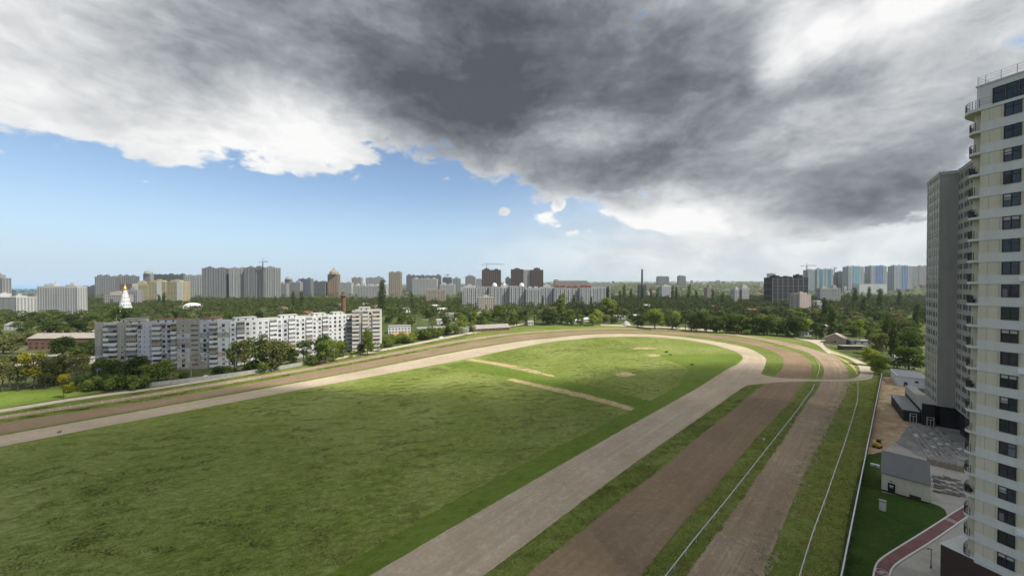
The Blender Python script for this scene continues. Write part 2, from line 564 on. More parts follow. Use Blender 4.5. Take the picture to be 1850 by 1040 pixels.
def strip(name, L, R, z, mat, rag=0.35, cross=6, n=None, **kw):
    """a band of ground between two lines, edges a little ragged, UV in metres"""
    a, b = catmull(L, 1.0), catmull(R, 1.0)
    n = n or max(len(a), len(b))
    def res(A):
        q = np.linspace(0, len(A) - 1, n)
        return np.stack([np.interp(q, np.arange(len(A)), A[:, k]) for k in range(3)], 1)
    a, b = res(a), res(b)
    s = np.concatenate([[0], np.cumsum(np.linalg.norm(np.diff((a + b) / 2, axis=0), axis=1))])
    vs, uv = [], []
    for i in range(n):
        w = b[i] - a[i]; W = max(np.linalg.norm(w), 0.01); w = w / W
        ja, jb = wob(a[i], rag, 0.35, 1.0), wob(b[i], rag, 0.35, 2.0)
        for k in range(cross + 1):
            t = ja + (W + jb - ja) * k / cross
            p = a[i] + w * t
            vs.append((p[0], p[1], z)); uv.append((s[i], t))
    fs = []
    c = cross + 1
    for i in range(n - 1):
        for k in range(cross):
            fs.append((i * c + k, i * c + k + 1, (i + 1) * c + k + 1, (i + 1) * c + k))
    me = bpy.data.meshes.new(name)
    me.from_pydata(vs, [], fs)
    me.materials.append(mat)
    ul = me.uv_layers.new(name='UVMap')
    idx = np.empty(len(me.loops), np.int32); me.loops.foreach_get('vertex_index', idx)
    ul.data.foreach_set('uv', np.array(uv, np.float32)[idx].ravel())
    me.update()
    return link_mesh(name, me, kind='structure', **kw)


def sheet(name, pts, z, mat, rag=0.0, step=1.0, closed_smooth=True, **kw):
    """a patch of ground with the given outline"""
    if closed_smooth:
        q = catmull(list(pts) + [pts[0]], step)[:-1]
    else:
        q = []
        for i, p in enumerate(pts):
            r = Vector(pts[(i + 1) % len(pts)]); p = Vector(p)
            k = max(int((r - p).length / step), 1)
            q += [p.lerp(r, j / k) for j in range(k)]
    bm = bmesh.new()
    vs = []
    for p in q:
        ox, oy = (wob(p, rag, 0.4, 3.0), wob(p, rag, 0.4, 4.0)) if rag else (0, 0)
        vs.append(bm.verts.new((p[0] + ox, p[1] + oy, z)))
    f = bm.faces.new(vs)
    bmesh.ops.triangulate(bm, faces=[f])
    bmesh.ops.recalc_face_normals(bm, faces=bm.faces)
    for f in bm.faces:
        if f.normal.z < 0: f.normal_flip()
    me = bpy.data.meshes.new(name); bm.to_mesh(me); bm.free()
    me.materials.append(mat)
    return link_mesh(name, me, kind='structure', **kw)


# base terrain: one sheet to the horizon, finely divided near the camera and rising a little far inland
def terrain_z(x, y):
    r = math.hypot(x, y)
    a = math.atan2(x, y)
    k = max(0.0, min(1.0, (r - 1500) / 2500.0))
    k = k * k * (3 - 2 * k)
    w = max(0.0, min(1.0, (a + 0.45) / 0.5))
    w = w * w * (3 - 2 * w)
    return k * w * 58.0 * (0.85 + 0.3 * mnoise.noise(Vector((x * 0.0006, y * 0.0006, 2.0))))


rad = [0, 60, 150, 300, 500, 800, 1200, 1600, 2000, 2500, 3000, 3500, 4200, 5200, 7000, 9500, 13000, 20000]
NA = 96
tv = [(0, 0, 0)]
for r in rad[1:]:
    for k in range(NA):
        t = 2 * math.pi * k / NA
        x, y = r * math.sin(t), r * math.cos(t)
        tv.append((x, y, terrain_z(x, y)))
tf = [(0, 1 + (k + 1) % NA, 1 + k) for k in range(NA)]
for j in range(len(rad) - 2):
    for k in range(NA):
        a0, a1 = 1 + j * NA + k, 1 + j * NA + (k + 1) % NA
        tf.append((a0, a1, a1 + NA, a0 + NA))
me = bpy.data.meshes.new('ground')
me.from_pydata(tv, [], tf); me.materials.append(BASE)
bmx = bmesh.new(); bmx.from_mesh(me); bmesh.ops.recalc_face_normals(bmx, faces=bmx.faces)
for f in bmx.faces:
    if f.normal.z < 0: f.normal_flip()
bmx.to_mesh(me); bmx.free()
link_mesh('ground', me, kind='structure')

m, t, b = new_mat('sea_water')
n1 = noise(t, position(t), 0.02, 5, 0.6)
set_col(t, b, mixc(t, n1, (0.10, 0.22, 0.36), (0.15, 0.30, 0.46)))
b.inputs['Roughness'].default_value = 0.35
bump(t, b, n1, 0.3, 1.0)
sea_pts = [(-1980 - 250, 1750, 0), (-1900, 2050, 0), (-2250, 2500, 0), (-3800, 4300, 0), (-9000, 10200, 0), (-17000, 15000, 0), (-19000, 4000, 0), (-5000, 1000, 0), (-3000, 1300, 0)]
sheet('sea', [Vector(p) for p in sea_pts], 0.6, m, closed_smooth=False, step=400)

# ---- the racecourse
LA = [(0, 806.7), (250, 758.5), (600, 693), (831, 650.5), (916, 632.3), (1000, 616.5), (1050, 611.8), (1086, 609), (1151, 607.8), (1216, 611), (1281, 621), (1313, 629.5), (1329, 635), (1339, 641), (1342.5, 646.5), (1339, 652), (1329, 659.5), (1316, 665.5), (1261, 700), (1186.6, 742), (1100, 790), (880, 916), (668, 1040)]
LB = [(0, 787.3), (300, 733.8), (600, 679.7), (843, 632.3), (940, 616.5), (1000, 610), (1065, 604.2), (1130, 602.9), (1195, 605.2), (1249, 610.5), (1302, 618), (1332, 623.8), (1355, 630), (1371, 638), (1382.7, 646.5), (1384, 653), (1381, 662.7), (1375.4, 674), (1365, 684), (1352, 694), (1321, 714.6), (1284.7, 740), (1195, 802), (1100, 870), (874, 1040)]
LC = [(0, 784.3), (300, 731), (600, 677), (843, 630), (940, 614.6), (1000, 608.4), (1065, 602.8), (1130, 601.6), (1195, 603.2), (1259, 607.5), (1300, 612.4), (1353, 622), (1381, 628.6), (1400, 636.8), (1412, 645), (1416, 654.6), (1412, 666), (1399, 679), (1390, 688), (1379.5, 695), (1325, 740), (1273, 780), (1186.6, 852.5), (1100, 919), (948, 1040)]
LD = [(0, 764.6), (300, 719.2), (600, 665.6), (843, 620.1), (940, 605.5), (1000, 601), (1065, 597.5), (1151, 597), (1216, 599.2), (1281, 604.2), (1348, 612.5), (1378, 618.5), (1413, 628.6), (1442.7, 638), (1459, 648), (1466, 659.5), (1465.4, 671), (1461, 684), (1452, 694), (1442.7, 704.9), (1414.5, 740), (1359.7, 797.7), (1287.5, 885), (1238.5, 940), (1157, 1040)]
LE = [(0, 757.3), (300, 711.5), (600, 661.2), (843, 616), (940, 602.8), (1050, 596), (1130, 594.8), (1216, 597), (1300, 602.8), (1332, 607), (1365, 612), (1397, 619), (1430, 628), (1455.7, 635.5), (1472, 644.5), (1483, 654.6), (1488, 666), (1487.3, 675.7), (1484, 686), (1480, 695), (1475, 705), (1448, 740), (1420, 786), (1374, 852.5), (1313.5, 939), (1237, 1040)]
LF = [(0, 751.6), (300, 706), (600, 656.4), (843, 611.8), (940, 600), (1050, 593.8), (1130, 592.8), (1216, 594.8), (1300, 600), (1365, 608), (1405, 615), (1446, 623.8), (1475, 632.5), (1498, 640), (1517, 649.7), (1527, 661), (1532, 672.4), (1533.5, 684), (1532, 695), (1526, 713), (1509, 745), (1497, 770), (1462, 835), (1424, 925), (1377, 1040)]
EXT = 160
gA, gB, gC, gD, gE, gF = (ground_line(l, EXT, 60) for l in (LA, LB, LC, LD, LE, LF))
# all earth tracks of the course lie in one wide verge of grass
gV0 = ground_line([(0, 745), (146, 722), (300, 701), (600, 649), (721, 627), (843, 604), (940, 590), (1050, 587.5), (1130, 588.5), (1216, 591), (1300, 596), (1365, 603), (1410, 609), (1462, 616), (1483, 622), (1510, 633), (1559.5, 652), (1582, 668), (1590, 690), (1580, 740), (1565, 810), (1541, 892), (1512, 1046)], EXT, 60)
sheet('course_verge', [Vector(p) for p in catmull(gV0, 2.0)] + [Vector((-60, -40, 0)), Vector((-300, -60, 0))], 0.02, VERGE, closed_smooth=False, step=3)
infield_line = catmull(gA, 1.0)
sheet('infield_meadow', [Vector(p) for p in infield_line], 0.05, MEADOW, rag=0.25, closed_smooth=False, step=1.0)
strip('pale_track', gA, gB, 0.08, TRACK_PALE, 0.25)
strip('brown_track', gC, gD, 0.08, TRACK_BROWN, 0.2)
strip('outer_track', gE, gF, 0.08, TRACK_OUT, 0.75)
# the earth of the crossing, where the grass verges stop
strip('crossing_track', ground_line([(1345, 672), (1376, 675.5), (1397, 681.5), (1462, 684.5), (1511, 685.6), (1545, 683), (1572, 677)]),
      ground_line([(1340, 697), (1379.5, 693), (1413.5, 690), (1462, 689), (1532, 689), (1559.5, 687.4), (1577, 683)]), 0.11, TRACK_PALE, 0.35, n=220)
strip('outer_lane', ground_line([(1496, 638), (1513, 641), (1532, 647.5), (1546, 656), (1553, 666), (1553.5, 676), (1545, 683)]),
      ground_line([(1502, 633.5), (1535, 645), (1559.5, 654.6), (1575.7, 666), (1579, 674), (1575, 682), (1560, 687.5)]), 0.10, PATHM, 0.3, n=160)
strip('stable_road', ground_line([(1433, 610), (1462, 617), (1480, 625), (1489, 633), (1498, 640)]),
      ground_line([(1509, 614.5), (1490, 616.5), (1487, 621), (1494, 629), (1506, 636)]), 0.12, PATHM, 0.4, n=120)
strip('dry_verge', ground_line([(1498, 640), (1517, 648), (1532, 657), (1543, 668), (1547, 676)]),
      ground_line([(1506, 641.5), (1526, 650), (1541, 660), (1549, 670), (1550, 676)]), 0.13, DRY, 0.5, n=80)
strip('perimeter_path', ground_line([(0, 745), (146, 721.5), (300, 700.5), (450, 676), (600, 650.5), (721, 628), (843, 604.2), (948, 585.4)], EXT),
      ground_line([(0, 739.5), (146, 716.8), (300, 696.8), (450, 672.5), (600, 646.8), (721, 624.6), (843, 601), (948, 583)], EXT), 0.06, PATHM, 0.25, n=500)
strip('far_path', ground_line([(1085, 587.5), (1112, 588.5), (1160, 591), (1216, 593), (1262, 596.5), (1300, 600)]),
      ground_line([(1085, 586), (1112, 586.2), (1160, 588.6), (1216, 590.5), (1262, 593.5), (1300, 596)]), 0.06, PATHM, 0.3, n=200)
# dry scars and mown lanes across the meadow
strip('dry_scar', ground_line([(843, 650.5), (900, 660), (950, 670), (1000, 681)]), ground_line([(850, 647.5), (905, 655.5), (955, 666), (1003, 679)]), 0.09, DRY, 0.9, n=150)
strip('dry_scar', ground_line([(916, 686), (960, 697), (1020, 711), (1075, 724), (1140, 742)]), ground_line([(925, 683.5), (965, 692), (1025, 704.5), (1085, 719), (1146, 737)]), 0.09, DRY, 0.9, n=180)
strip('mown_lane', ground_line([(840, 652), (900, 662), (950, 672), (1010, 684), (1090, 702), (1160, 720), (1200, 729)]),
      ground_line([(800, 660), (860, 672), (930, 683), (1000, 697), (1080, 716), (1150, 736), (1170, 742)]), 0.07, MOWN, 0.8, n=220)
inner = ground_line([(1261, 700), (1186.6, 742), (1100, 790), (880, 916), (668, 1040)], None, 40)
strip('mown_lane', inner, ground_line([(1235, 691), (1150, 736), (1060, 782), (830, 898), (590, 1040)], None, 40), 0.075, MOWN, 0.7, n=300)
strip('mown_lane', ground_line([(1336, 640), (1342, 646.5), (1336, 653), (1316, 665.5), (1261, 700)]), ground_line([(1185, 640), (1210, 652), (1240, 664), (1235, 680), (1225, 700)]), 0.066, MOWN, 1.2, n=220)
for k, (x, y, w, h) in enumerate([(1130, 676, 16, 4), (1163, 629, 22, 1.6), (1180, 642, 12, 2.2)]):
    pts = [P(x + w * math.cos(t) * (1 + .25 * math.sin(3 * t + k)), y + h * math.sin(t)) for t in np.linspace(0, 2 * math.pi, 14)[:-1]]
    sheet('dry_patch', pts, 0.09, DRY, rag=0.8)
sheet('park_lawn', ground_line([(-80, 700), (0, 703), (60, 700), (140, 697), (205, 704), (150, 713), (100, 722), (0, 738), (-80, 752)]), 0.05, MOWN, rag=0.6)
# ------------------------------------------------------------------ near buildings
def frame_of(o, p):
    """facade frame from o to p: along, outward normal (to the right of the walk from o to p, i.e. towards the viewer)"""
    o, p = Vector((o[0], o[1], 0)), Vector((p[0], p[1], 0))
    a = (p - o); L = a.length; a = a / L
    return a, Vector((a.y, -a.x, 0)), L


def rot_of(a):
    return math.atan2(a.y, a.x)


# a window or balcony is drawn in its own frame: x along the wall, -y outward, z up, origin at the lower left corner of its cell
def window_mesh(name, w, h, frame, glass, cols=2, transom=0.0, fr=0.07, depth=0.10, sill=True):
    mb = MB()
    mb.box(0, w, -0.01, 0.0, 0, h, 1)
    mb.box(-0.02, w + 0.02, -depth, -0.012, h - fr, h, 0); mb.box(-0.02, w + 0.02, -depth, -0.012, 0, fr, 0)
    for k in range(cols + 1):
        x = (w - fr) * k / cols
        mb.box(x, x + fr, -depth + 0.003, -0.012, fr, h - fr, 0)
    if transom: mb.box(fr, w - fr, -depth + 0.006, -0.012, h * transom, h * transom + fr, 0)
    if sill: mb.box(-0.08, w + 0.08, -0.18, -0.004, -0.07, -0.005, 0)
    return mb.mesh(name, [frame, glass])


BALGLASS = glass_mat('balcony_glass', (0.085, 0.09, 0.095), 0.2)
BALDARK = weathered('shaded_loggia_back', (0.16, 0.15, 0.14), 0.9, 0.2, 0.8, 0.1)


def balcony_mesh(name, h, style, par):
    """unit-width balcony, scaled along x; style 0 open loggia, 1 glazed, 2 half glazed"""
    mb = MB()
    mb.box(0, 1, -0.02, 0, 0.0, h, 2)                       # back sheet, coloured dark for the loggia's shade
    mb.box(0, 1, -1.05, -0.03, 0.0, 0.16, 0)                # slab
    mb.box(0.0, 1, -1.10, -1.03, -0.12, 1.30, 1)            # parapet
    mb.box(0.0, 0.02, -1.03, -0.03, 0.16, 1.30, 1); mb.box(0.98, 1, -1.03, -0.03, 0.16, 1.30, 1)
    if style == 1 or style == 2:
        x1 = 1.0 if style == 1 else 0.55
        mb.box(0.02, x1 - 0.01, -1.06, -1.04, 1.31, h - 0.10, 3)
        n = 5 if style == 1 else 3
        for k in range(n):
            x = 0.01 + (x1 - 0.03) * k / (n - 1)
            mb.box(x, x + 0.018, -1.09, -1.03, 1.305, h - 0.15, 1)
        mb.box(0, x1, -1.10, -1.03, h - 0.34, h - 0.13, 1)
    return mb.mesh(name, [CONCRETE_L, par, BALDARK, BALGLASS])


P_BEIGE = weathered('panel_beige', (0.40, 0.37, 0.315), 0.9, 0.16, 0.5, 0.22)
P_GREY = weathered('panel_grey', (0.31, 0.30, 0.285), 0.9, 0.16, 0.5, 0.22)
P_LILAC = weathered('panel_lilac', (0.52, 0.53, 0.575), 0.9, 0.12, 0.5, 0.18)
P_WHITE = weathered('panel_white', (0.70, 0.695, 0.675), 0.9, 0.12, 0.5, 0.18)
P_PALE = weathered('panel_pale', (0.60, 0.585, 0.55), 0.9, 0.14, 0.5, 0.22)
P_PINK = weathered('panel_pink', (0.55, 0.42, 0.34), 0.9, 0.12, 0.5, 0.2)
P_CREAM = weathered('panel_cream', (0.68, 0.62, 0.53), 0.9, 0.12, 0.5, 0.18)
PAL = {'b': P_BEIGE, 'g': P_GREY, 'l': P_LILAC, 'w': P_WHITE, 'p': P_PALE, 'k': P_PINK, 'c': P_CREAM}
FH = 2.8
WIN = [window_mesh('window', 1.45, 1.45, WHITEFRAME, GLASS), window_mesh('window', 1.45, 1.45, WHITEFRAME, GLASS, 3),
       window_mesh('window', 1.45, 1.45, DARKFRAME, GLASS)]
SLIT = window_mesh('slit_window', 0.8, 0.7, WHITEFRAME, DARK, 1, sill=False)
LOUVRE = window_mesh('stair_window', 3.6, 0.75, CONCRETE_L, DARK, 4, sill=False)
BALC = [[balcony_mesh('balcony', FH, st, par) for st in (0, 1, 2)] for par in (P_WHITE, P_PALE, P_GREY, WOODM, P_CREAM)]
AC = MB().box(0, 0.85, -0.42, -0.06, 0, 0.6, 0).box(0.1, 0.6, -0.424, -0.42, 0.08, 0.52, 1).mesh('air_conditioner', [WHITEFRAME, DARKMETAL])
_pan = {}


def panel_mesh(w, mat, h=FH):
    k = (round(w, 2), mat.name, round(h, 2))
    if k not in _pan:
        mb = MB().box(0.02, w - 0.02, -0.14, 0.0, 0.02, h - 0.02)
        _pan[k] = mb.mesh('wall_panel', mat)
    return _pan[k]


def panel_block(name, label, o, p, cols, floors=9, depth=12.0, core=CONCRETE, z0=1.0, tops=None, seed=1, group=None, parp=(0.6, 0.3, 0.08, 0.02)):
    """prefabricated block of flats: cols = (kind, weight, palette string bottom to top)"""
    r = random.Random(seed)
    a, n, L = frame_of(o, p)
    rz = rot_of(a)
    o3 = Vector((o[0], o[1], 0))
    root = empty(name, o3, label, 'apartment building', group)
    tot = sum(c[1] for c in cols)
    H = z0 + floors * FH
    def loc(s, t, z): return a * s + n * t + Vector((0, 0, z))
    mb = MB().obox((0, 0, 0), a, n, 0.0, L, -depth, -0.02, 0.0, H)
    mb.build('wall_core', core, root)
    MB().obox((0, 0, 0), a, n, 0.05, L - 0.05, -depth + 0.1, 0.14, 0.0, z0 - 0.02).build('plinth', CONCRETE, root)
    s = 0.0
    for ci, (kind, wt_, pal) in enumerate(cols):
        w = wt_ / tot * L
        for k in range(floors):
            z = z0 + k * FH
            mat = PAL[pal[k % len(pal)]]
            if kind != 'b':
                link_mesh('wall_panel', panel_mesh(w, mat), root, loc(s, 0.0, z), rz)
                if kind == 'w':
                    link_mesh('window', r.choice(WIN), root, loc(s + w / 2 - 0.72, 0.16, z + 0.75), rz)
                    if r.random() < 0.22:
                        link_mesh('air_conditioner', AC, root, loc(s + w / 2 + (0.95 if r.random() < .5 else -1.7), 0.16, z + 0.3), rz)
                elif kind == 'e':      # two windows
                    for q in (0.27, 0.73):
                        link_mesh('window', r.choice(WIN), root, loc(s + w * q - 0.72, 0.16, z + 0.75), rz)
                elif kind == 's':
                    for q in (0.2, 0.72):
                        link_mesh('slit_window', SLIT, root, loc(s + w * q - 0.4, 0.16, z + 1.2), rz)
                elif kind == 'v':
                    link_mesh('stair_window', LOUVRE, root, loc(s + w / 2 - 1.8, 0.16, z + 1.3), rz)
            else:
                q = r.random(); pi_ = 0 if q < parp[0] else 1 if q < parp[0] + parp[1] else 2 if q < sum(parp[:3]) else 3 if q < sum(parp) else 4
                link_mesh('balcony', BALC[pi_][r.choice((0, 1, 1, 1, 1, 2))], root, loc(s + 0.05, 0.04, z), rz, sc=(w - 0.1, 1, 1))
        top = tops[ci] if tops else 0.9
        # roof parapet over this bay
        MB().obox((0, 0, 0), a, n, s + 0.02, s + w - 0.02, -0.3, 0.15, H, H + top).build('parapet', PAL[pal[-1]] if kind != 'b' else P_PALE, root)
        s += w
    MB().obox((0, 0, 0), a, n, 0.1, L - 0.1, -depth + 0.1, -0.32, H + 0.005, H + 0.15).build('roof', ROOFFELT, root)
    MB().obox((0, 0, 0), a, n, 0.0, L, -depth, -depth + 0.3, H + 0.16, H + 0.8).build('parapet', P_PALE, root)
    return root, a, n, L, H, loc


G0, G1 = (-228.3, 202.0), (-164.5, 215.0)
W0, W1 = (-164.2, 214.6), (-116.6, 269.0)
E0, E1 = (-113.6, 262.5), (-95.5, 267.0)
gcols = [('p', 4.1, 'lllggbbbb'), ('b', 2.5, 'p'), ('b', 3.2, 'g'), ('w', 4.4, 'bbbbbbbbb'), ('b', 4.4, 'l'), ('w', 2.4, 'llllllplg'), ('s', 4.6, 'lllllllll'),
         ('b', 4.0, 'p'), ('w', 2.2, 'llglllllg'), ('w', 2.4, 'lgglgllll'), ('b', 2.3, 'p'), ('w', 6.2, 'ppplgblbb'), ('v', 4.7, 'bbbbbbbbb'),
         ('w', 4.8, 'bblgglgll'), ('b', 3.6, 'w'), ('w', 5.8, 'wwkwwwbww')]
gtops = [1.7, 1.4, 1.5, 1.5, 0.3, 0.3, 1.7, 0.5, 0.4, 0.6, 0.6, 2.6, 2.8, 1.7, 1.3, 2.0]
grey_flats, ga, gn, gL, gH, gl = panel_block('panel_flats', 'long grey panel flats with patchwork facade, red roof pieces and bare tree in front', G0, G1, gcols, tops=gtops, seed=3, parp=(.35, .35, .25, .05))
wcols = [(k, 3.2 if k == 'w' else 3.9, {'w': r_, 'b': 'w'}[k]) for k, r_ in zip('wbwwwwbwwbwwbwwbwwwwb',
         ['llllwwllw', 'w', 'wwwwwwpww', 'wwwwwwwww', 'wpwwwwwww', 'w', 'w', 'wwwwwwwlw', 'lgllllllp', 'w', 'wwwwwwwww', 'w', 'w', 'wwwpwwwww', 'pwwwwpwwp', 'w', 'w', 'wwwwwwwww', 'wwpwwwwww', 'w', 'w'])]
white_flats, wa, wn, wL, wH, wl = panel_block('panel_flats', 'long white sunlit panel flats receding behind the row of trees', W0, W1, wcols, seed=5, parp=(.62, .25, .1, .03))
ecols = [('b', 4.2, 'c'), ('p', 2.0, 'gggggggcc'), ('b', 3.2, 'c'), ('w', 2.8, 'ccccccccc'), ('b', 4.4, 'c')]
end_flats, ea, en, eL, eH, el_ = panel_block('panel_flats', 'cream end block of flats with stacked balconies, taller than the white flats', E0, E1, ecols, floors=10, seed=9, depth=14, core=P_PALE, parp=(.3, .1, .0, .0))


def hut(root, loc, a, n, s0, s1, t0, t1, z0, h, mat, roofmat, name='roof_hut'):
    w = MB().obox((0, 0, 0), a, n, s0, s1, t0, t1, z0, z0 + h).build(name, mat, root)
    MB().obox((0, 0, 0), a, n, s0 - 0.25, s1 + 0.25, t0 - 0.25, t1 + 0.25, z0 + h + 0.003, z0 + h + 0.22).build('hut_roof', roofmat, w)
    mb = MB()
    k = max(int((s1 - s0) / 3), 1)
    for i in range(k):
        c = s0 + (s1 - s0) * (i + .5) / k
        mb.obox((0, 0, 0), a, n, c - .4, c + .4, t1, t1 + 0.03, z0 + h * .3, z0 + h * .75)
    mb.build('hut_opening', DARK, w)


hut(grey_flats, gl, ga, gn, 10.5, 19.5, -9, -2, gH + 0.16, 2.7, P_CREAM, ROOFFELT)
hut(grey_flats, gl, ga, gn, 14, 22, -3, -1, gH + 0.16, 1.6, P_CREAM, ROOFFELT)
hut(grey_flats, gl, ga, gn, 26, 37, -8, -3, gH + 0.16, 2.2, P_PALE, ROOFRED)
hut(grey_flats, gl, ga, gn, 49, 57, -9, -3, gH + 0.16, 2.2, P_PALE, ROOFRED)
for s0, s1 in ((3, 14), (27, 37), (47, 55), (60, 67)):
    hut(white_flats, wl, wa, wn, s0, s1, -8, -2.5, wH + 0.16, 2.1, P_WHITE, P_PALE)
hut(end_flats, el_, ea, en, 4, 11, -9, -2, eH + 0.16, 2.4, P_CREAM, P_PALE)
# antennas and vent pipes on the roofs
for (root, a_, n_, L_, H_) in ((grey_flats, ga, gn, gL, gH), (white_flats, wa, wn, wL, wH)):
    for k in range(9):
        s_ = L_ * (k + 0.4) / 9 + random.uniform(-1, 1)
        q = a_ * s_ + n_ * random.uniform(-9, -3)
        MB().tube((q.x, q.y, H_), (q.x, q.y, H_ + random.uniform(1.5, 3.5)), 0.05).build('antenna', DARKMETAL, root)

# ---- the tall cream tower at the right edge
TC = Vector((63.8, 51.2, 0))
TA = Vector((-0.319, 0.948, 0)).normalized()      # along the facade, away from the camera
TW = Vector((TA.y, -TA.x, 0))                     # into the building
if TW.x < 0: TW = -TW
TN = -TW
TFH = 2.955
tower = empty('apartment_tower', TC, 'tall cream and white apartment tower with curved balconies at the right edge', 'apartment tower')
O0 = (0, 0, 0)
ZB = 10.9
ZT = 12.6 + 20 * TFH + 0.85
MB().obox(O0, TA, TN, -24, -0.52, -19, -0.0, ZB, ZT).build('wall', CREAM, tower)
MB().obox(O0, TA, TN, -0.52, 0.55, -17, -1.2, ZB + .01, ZT - .01).build('recessed_wall', CREAM, tower)
# brown base storeys reaching a little past the tower
MB().obox(O0, TA, TN, -26, 2.75, -26, 0.03, 0, ZB - 0.06).build('podium', BROWNCLAD, tower)
MB().obox(O0, TA, TN, -26.05, 2.85, -26, 0.10, ZB - 0.055, ZB + 0.03).build('podium_roof', WHITE, tower)
TWIN = window_mesh('window', 1.45, 1.68, DARKFRAME, GLASS, 2, 0.66, 0.07, 0.09, False)
BLIND = flat('pale_blind', (0.42, 0.40, 0.36), 0.8)
CURTAIN = flat('grey_curtain', (0.16, 0.16, 0.17), 0.8)
TWINS = [TWIN]
for (bm_, za, zb, xa, xb) in ((BLIND, .9, 1.6, .08, .70), (CURTAIN, .08, 1.6, .75, 1.37), (BLIND, 1.2, 1.6, .08, 1.37), (CURTAIN, .08, 1.1, .08, .5)):
    mb = MB()
    mb.box(0, 1.45, -0.01, 0.0, 0, 1.68, 1)
    mb.box(xa, xb, -0.018, -0.011, za, zb, 2)
    mb.box(-.02, 1.47, -.09, -.02, 1.61, 1.68, 0); mb.box(-.02, 1.47, -.09, -.02, 0, .07, 0)
    for x in (0, .69, 1.38): mb.box(x, x + .07, -.087, -.02, .07, 1.61, 0)
    mb.box(.07, 1.38, -.084, -.02, 1.11, 1.18, 0)
    TWINS.append(mb.mesh('window', [DARKFRAME, GLASS, bm_]))
wrand = random.Random(12)
rz_t = rot_of(-TA)           # drawn from the viewer's left to right


def tloc(s, t, z): return TA * s + TN * t + Vector((0, 0, z))


def arc(so, wo_, s_start=0.0, k=10, tail=6.0):
    pts = [(s_start, -0.0)]
    for i in range(k + 1):
        t = math.pi / 2 * i / k
        pts.append((so * math.sin(t) ** 0.9, 0.03 - wo_ * (1 - math.cos(t))))
    pts.append((so, -tail))
    return pts


for k in range(21):
    zc = 12.6 + k * TFH
    link_mesh('window', wrand.choice(TWINS[:1] * 4 + TWINS), tower, tloc(-2.55, 0.05, zc - 0.84), rz_t)
    for sj in (-1.3, -2.3, -3.98, -5.2):
        MB().obox(O0, TA, TN, sj - .012, sj + .012, 0.001, 0.012, zc - .85, zc + .86).build('panel_joint', CONCRETE, tower)
    if k == 17:
        MB().obox(tloc(-3.2, 0.06, zc - .75), (TA * .8 + TN * .6).normalized(), (TN * .8 - TA * .6).normalized(), 0, .62, 0, .05, 0, 1.05).build('open_sash', DARKFRAME, tower)
    if k in (2, 9, 13):
        MB().obox(O0, TA, TN, -4.9, -4.1, .062, .40, zc - 1.7, zc - 1.1).build('air_conditioner', WHITEFRAME, tower)
    link_mesh('window', TWIN, tower, tloc(-8.6, 0.05, zc - 0.84), rz_t)
    # white storey band under the window row
    MB().obox(O0, TA, TN, -24, -0.49, -19.02, 0.06, zc - 0.85 - 1.24, zc - 0.86).build('storey_band', OFFWHITE, tower)
    # curved balcony
    zs = zc - 0.85 - 1.24
    out = arc(1.12, 2.6, -0.5)
    pts = [tloc(s, t, 0) for s, t in out] + [tloc(-0.5, -6.0, 0)]
    slab = MB().prism([(p.x, p.y) for p in pts], zs, zs + 0.34).build('balcony_slab', OFFWHITE, tower)
    rail = MB()
    prev = None
    for j, (s, t) in enumerate(out[1:-1]):
        p = tloc(s - 0.05, t, 0)
        rail.tube((p.x, p.y, zs + 0.34), (p.x, p.y, zs + 1.42), 0.025 if j % 3 else 0.035, k=4)
        if prev is not None:
            for hz_ in (1.40, 0.9, 0.55):
                rail.tube((prev.x, prev.y, zs + hz_), (p.x, p.y, zs + hz_), 0.022, k=4)
        prev = p
    e = tloc(1.07, -6, 0)
    for j in range(1, 9):
        q = prev.lerp(e, j / 8); rail.tube((q.x, q.y, zs + .34), (q.x, q.y, zs + 1.42), 0.025, k=4)
    rail.tube((prev.x, prev.y, zs + 1.40), (e.x, e.y, zs + 1.40), 0.022, k=4)
    rail.build('balcony_railing', DARKMETAL, slab)
    if k in (3, 8, 12, 16, 18):
        q = tloc(0.45, -1.0, zs + 0.34)
        MB().box(q.x - .22, q.x + .22, q.y - .22, q.y + .22, q.z, q.z + 0.45).box(q.x - .22, q.x - .14, q.y - .22, q.y + .22, q.z + .45, q.z + .95).build('balcony_chair', DARKMETAL, slab)
# roof terrace and set-back top storey
out = arc(1.75, 3.2)
pts = [tloc(-24, 0.14, 0)] + [tloc(s, t + 0.1, 0) for s, t in out] + [tloc(1.7, -17, 0), tloc(-24, -17, 0)]
terr = MB().prism([(p.x, p.y) for p in pts], ZT + .005, ZT + 0.42).build('terrace_slab', OFFWHITE, tower)
rail = MB()
line = [tloc(-24, 0.06, 0)] + [tloc(-20 + 1.4 * i, 0.06, 0) for i in range(15)] + [tloc(s - .06, t + .04, 0) for s, t in out[1:-1]] + [tloc(1.68, -5 - 2 * i, 0) for i in range(5)]
for i in range(len(line)):
    p = line[i]
    rail.tube((p.x, p.y, ZT + .42), (p.x, p.y, ZT + 1.55), 0.03, k=4)
    if i:
        for h_ in (1.52, 1.15, 0.8): rail.tube((line[i - 1].x, line[i - 1].y, ZT + h_), (p.x, p.y, ZT + h_), 0.02, k=4)
rail.build('terrace_railing', DARKMETAL, terr)
pent = MB().obox(O0, TA, TN, -24, 0.35, -15, -1.3, ZT + .43, ZT + 3.75).build('top_storey', OFFWHITE, tower)
PW = window_mesh('terrace_window', 1.05, 2.2, DARKFRAME, GLASS, 1, 0.66, 0.08, 0.09, False)
for i in range(9):
    link_mesh('terrace_window', PW, tower, tloc(-1.1 - 1.12 * i, -1.27, ZT + 0.75), rz_t)
MB().obox(O0, TA, TN, -24.1, 0.45, -15.1, -1.2, ZT + 3.755, ZT + 3.95).build('top_roof', OFFWHITE, tower)
rail = MB(); prev = None
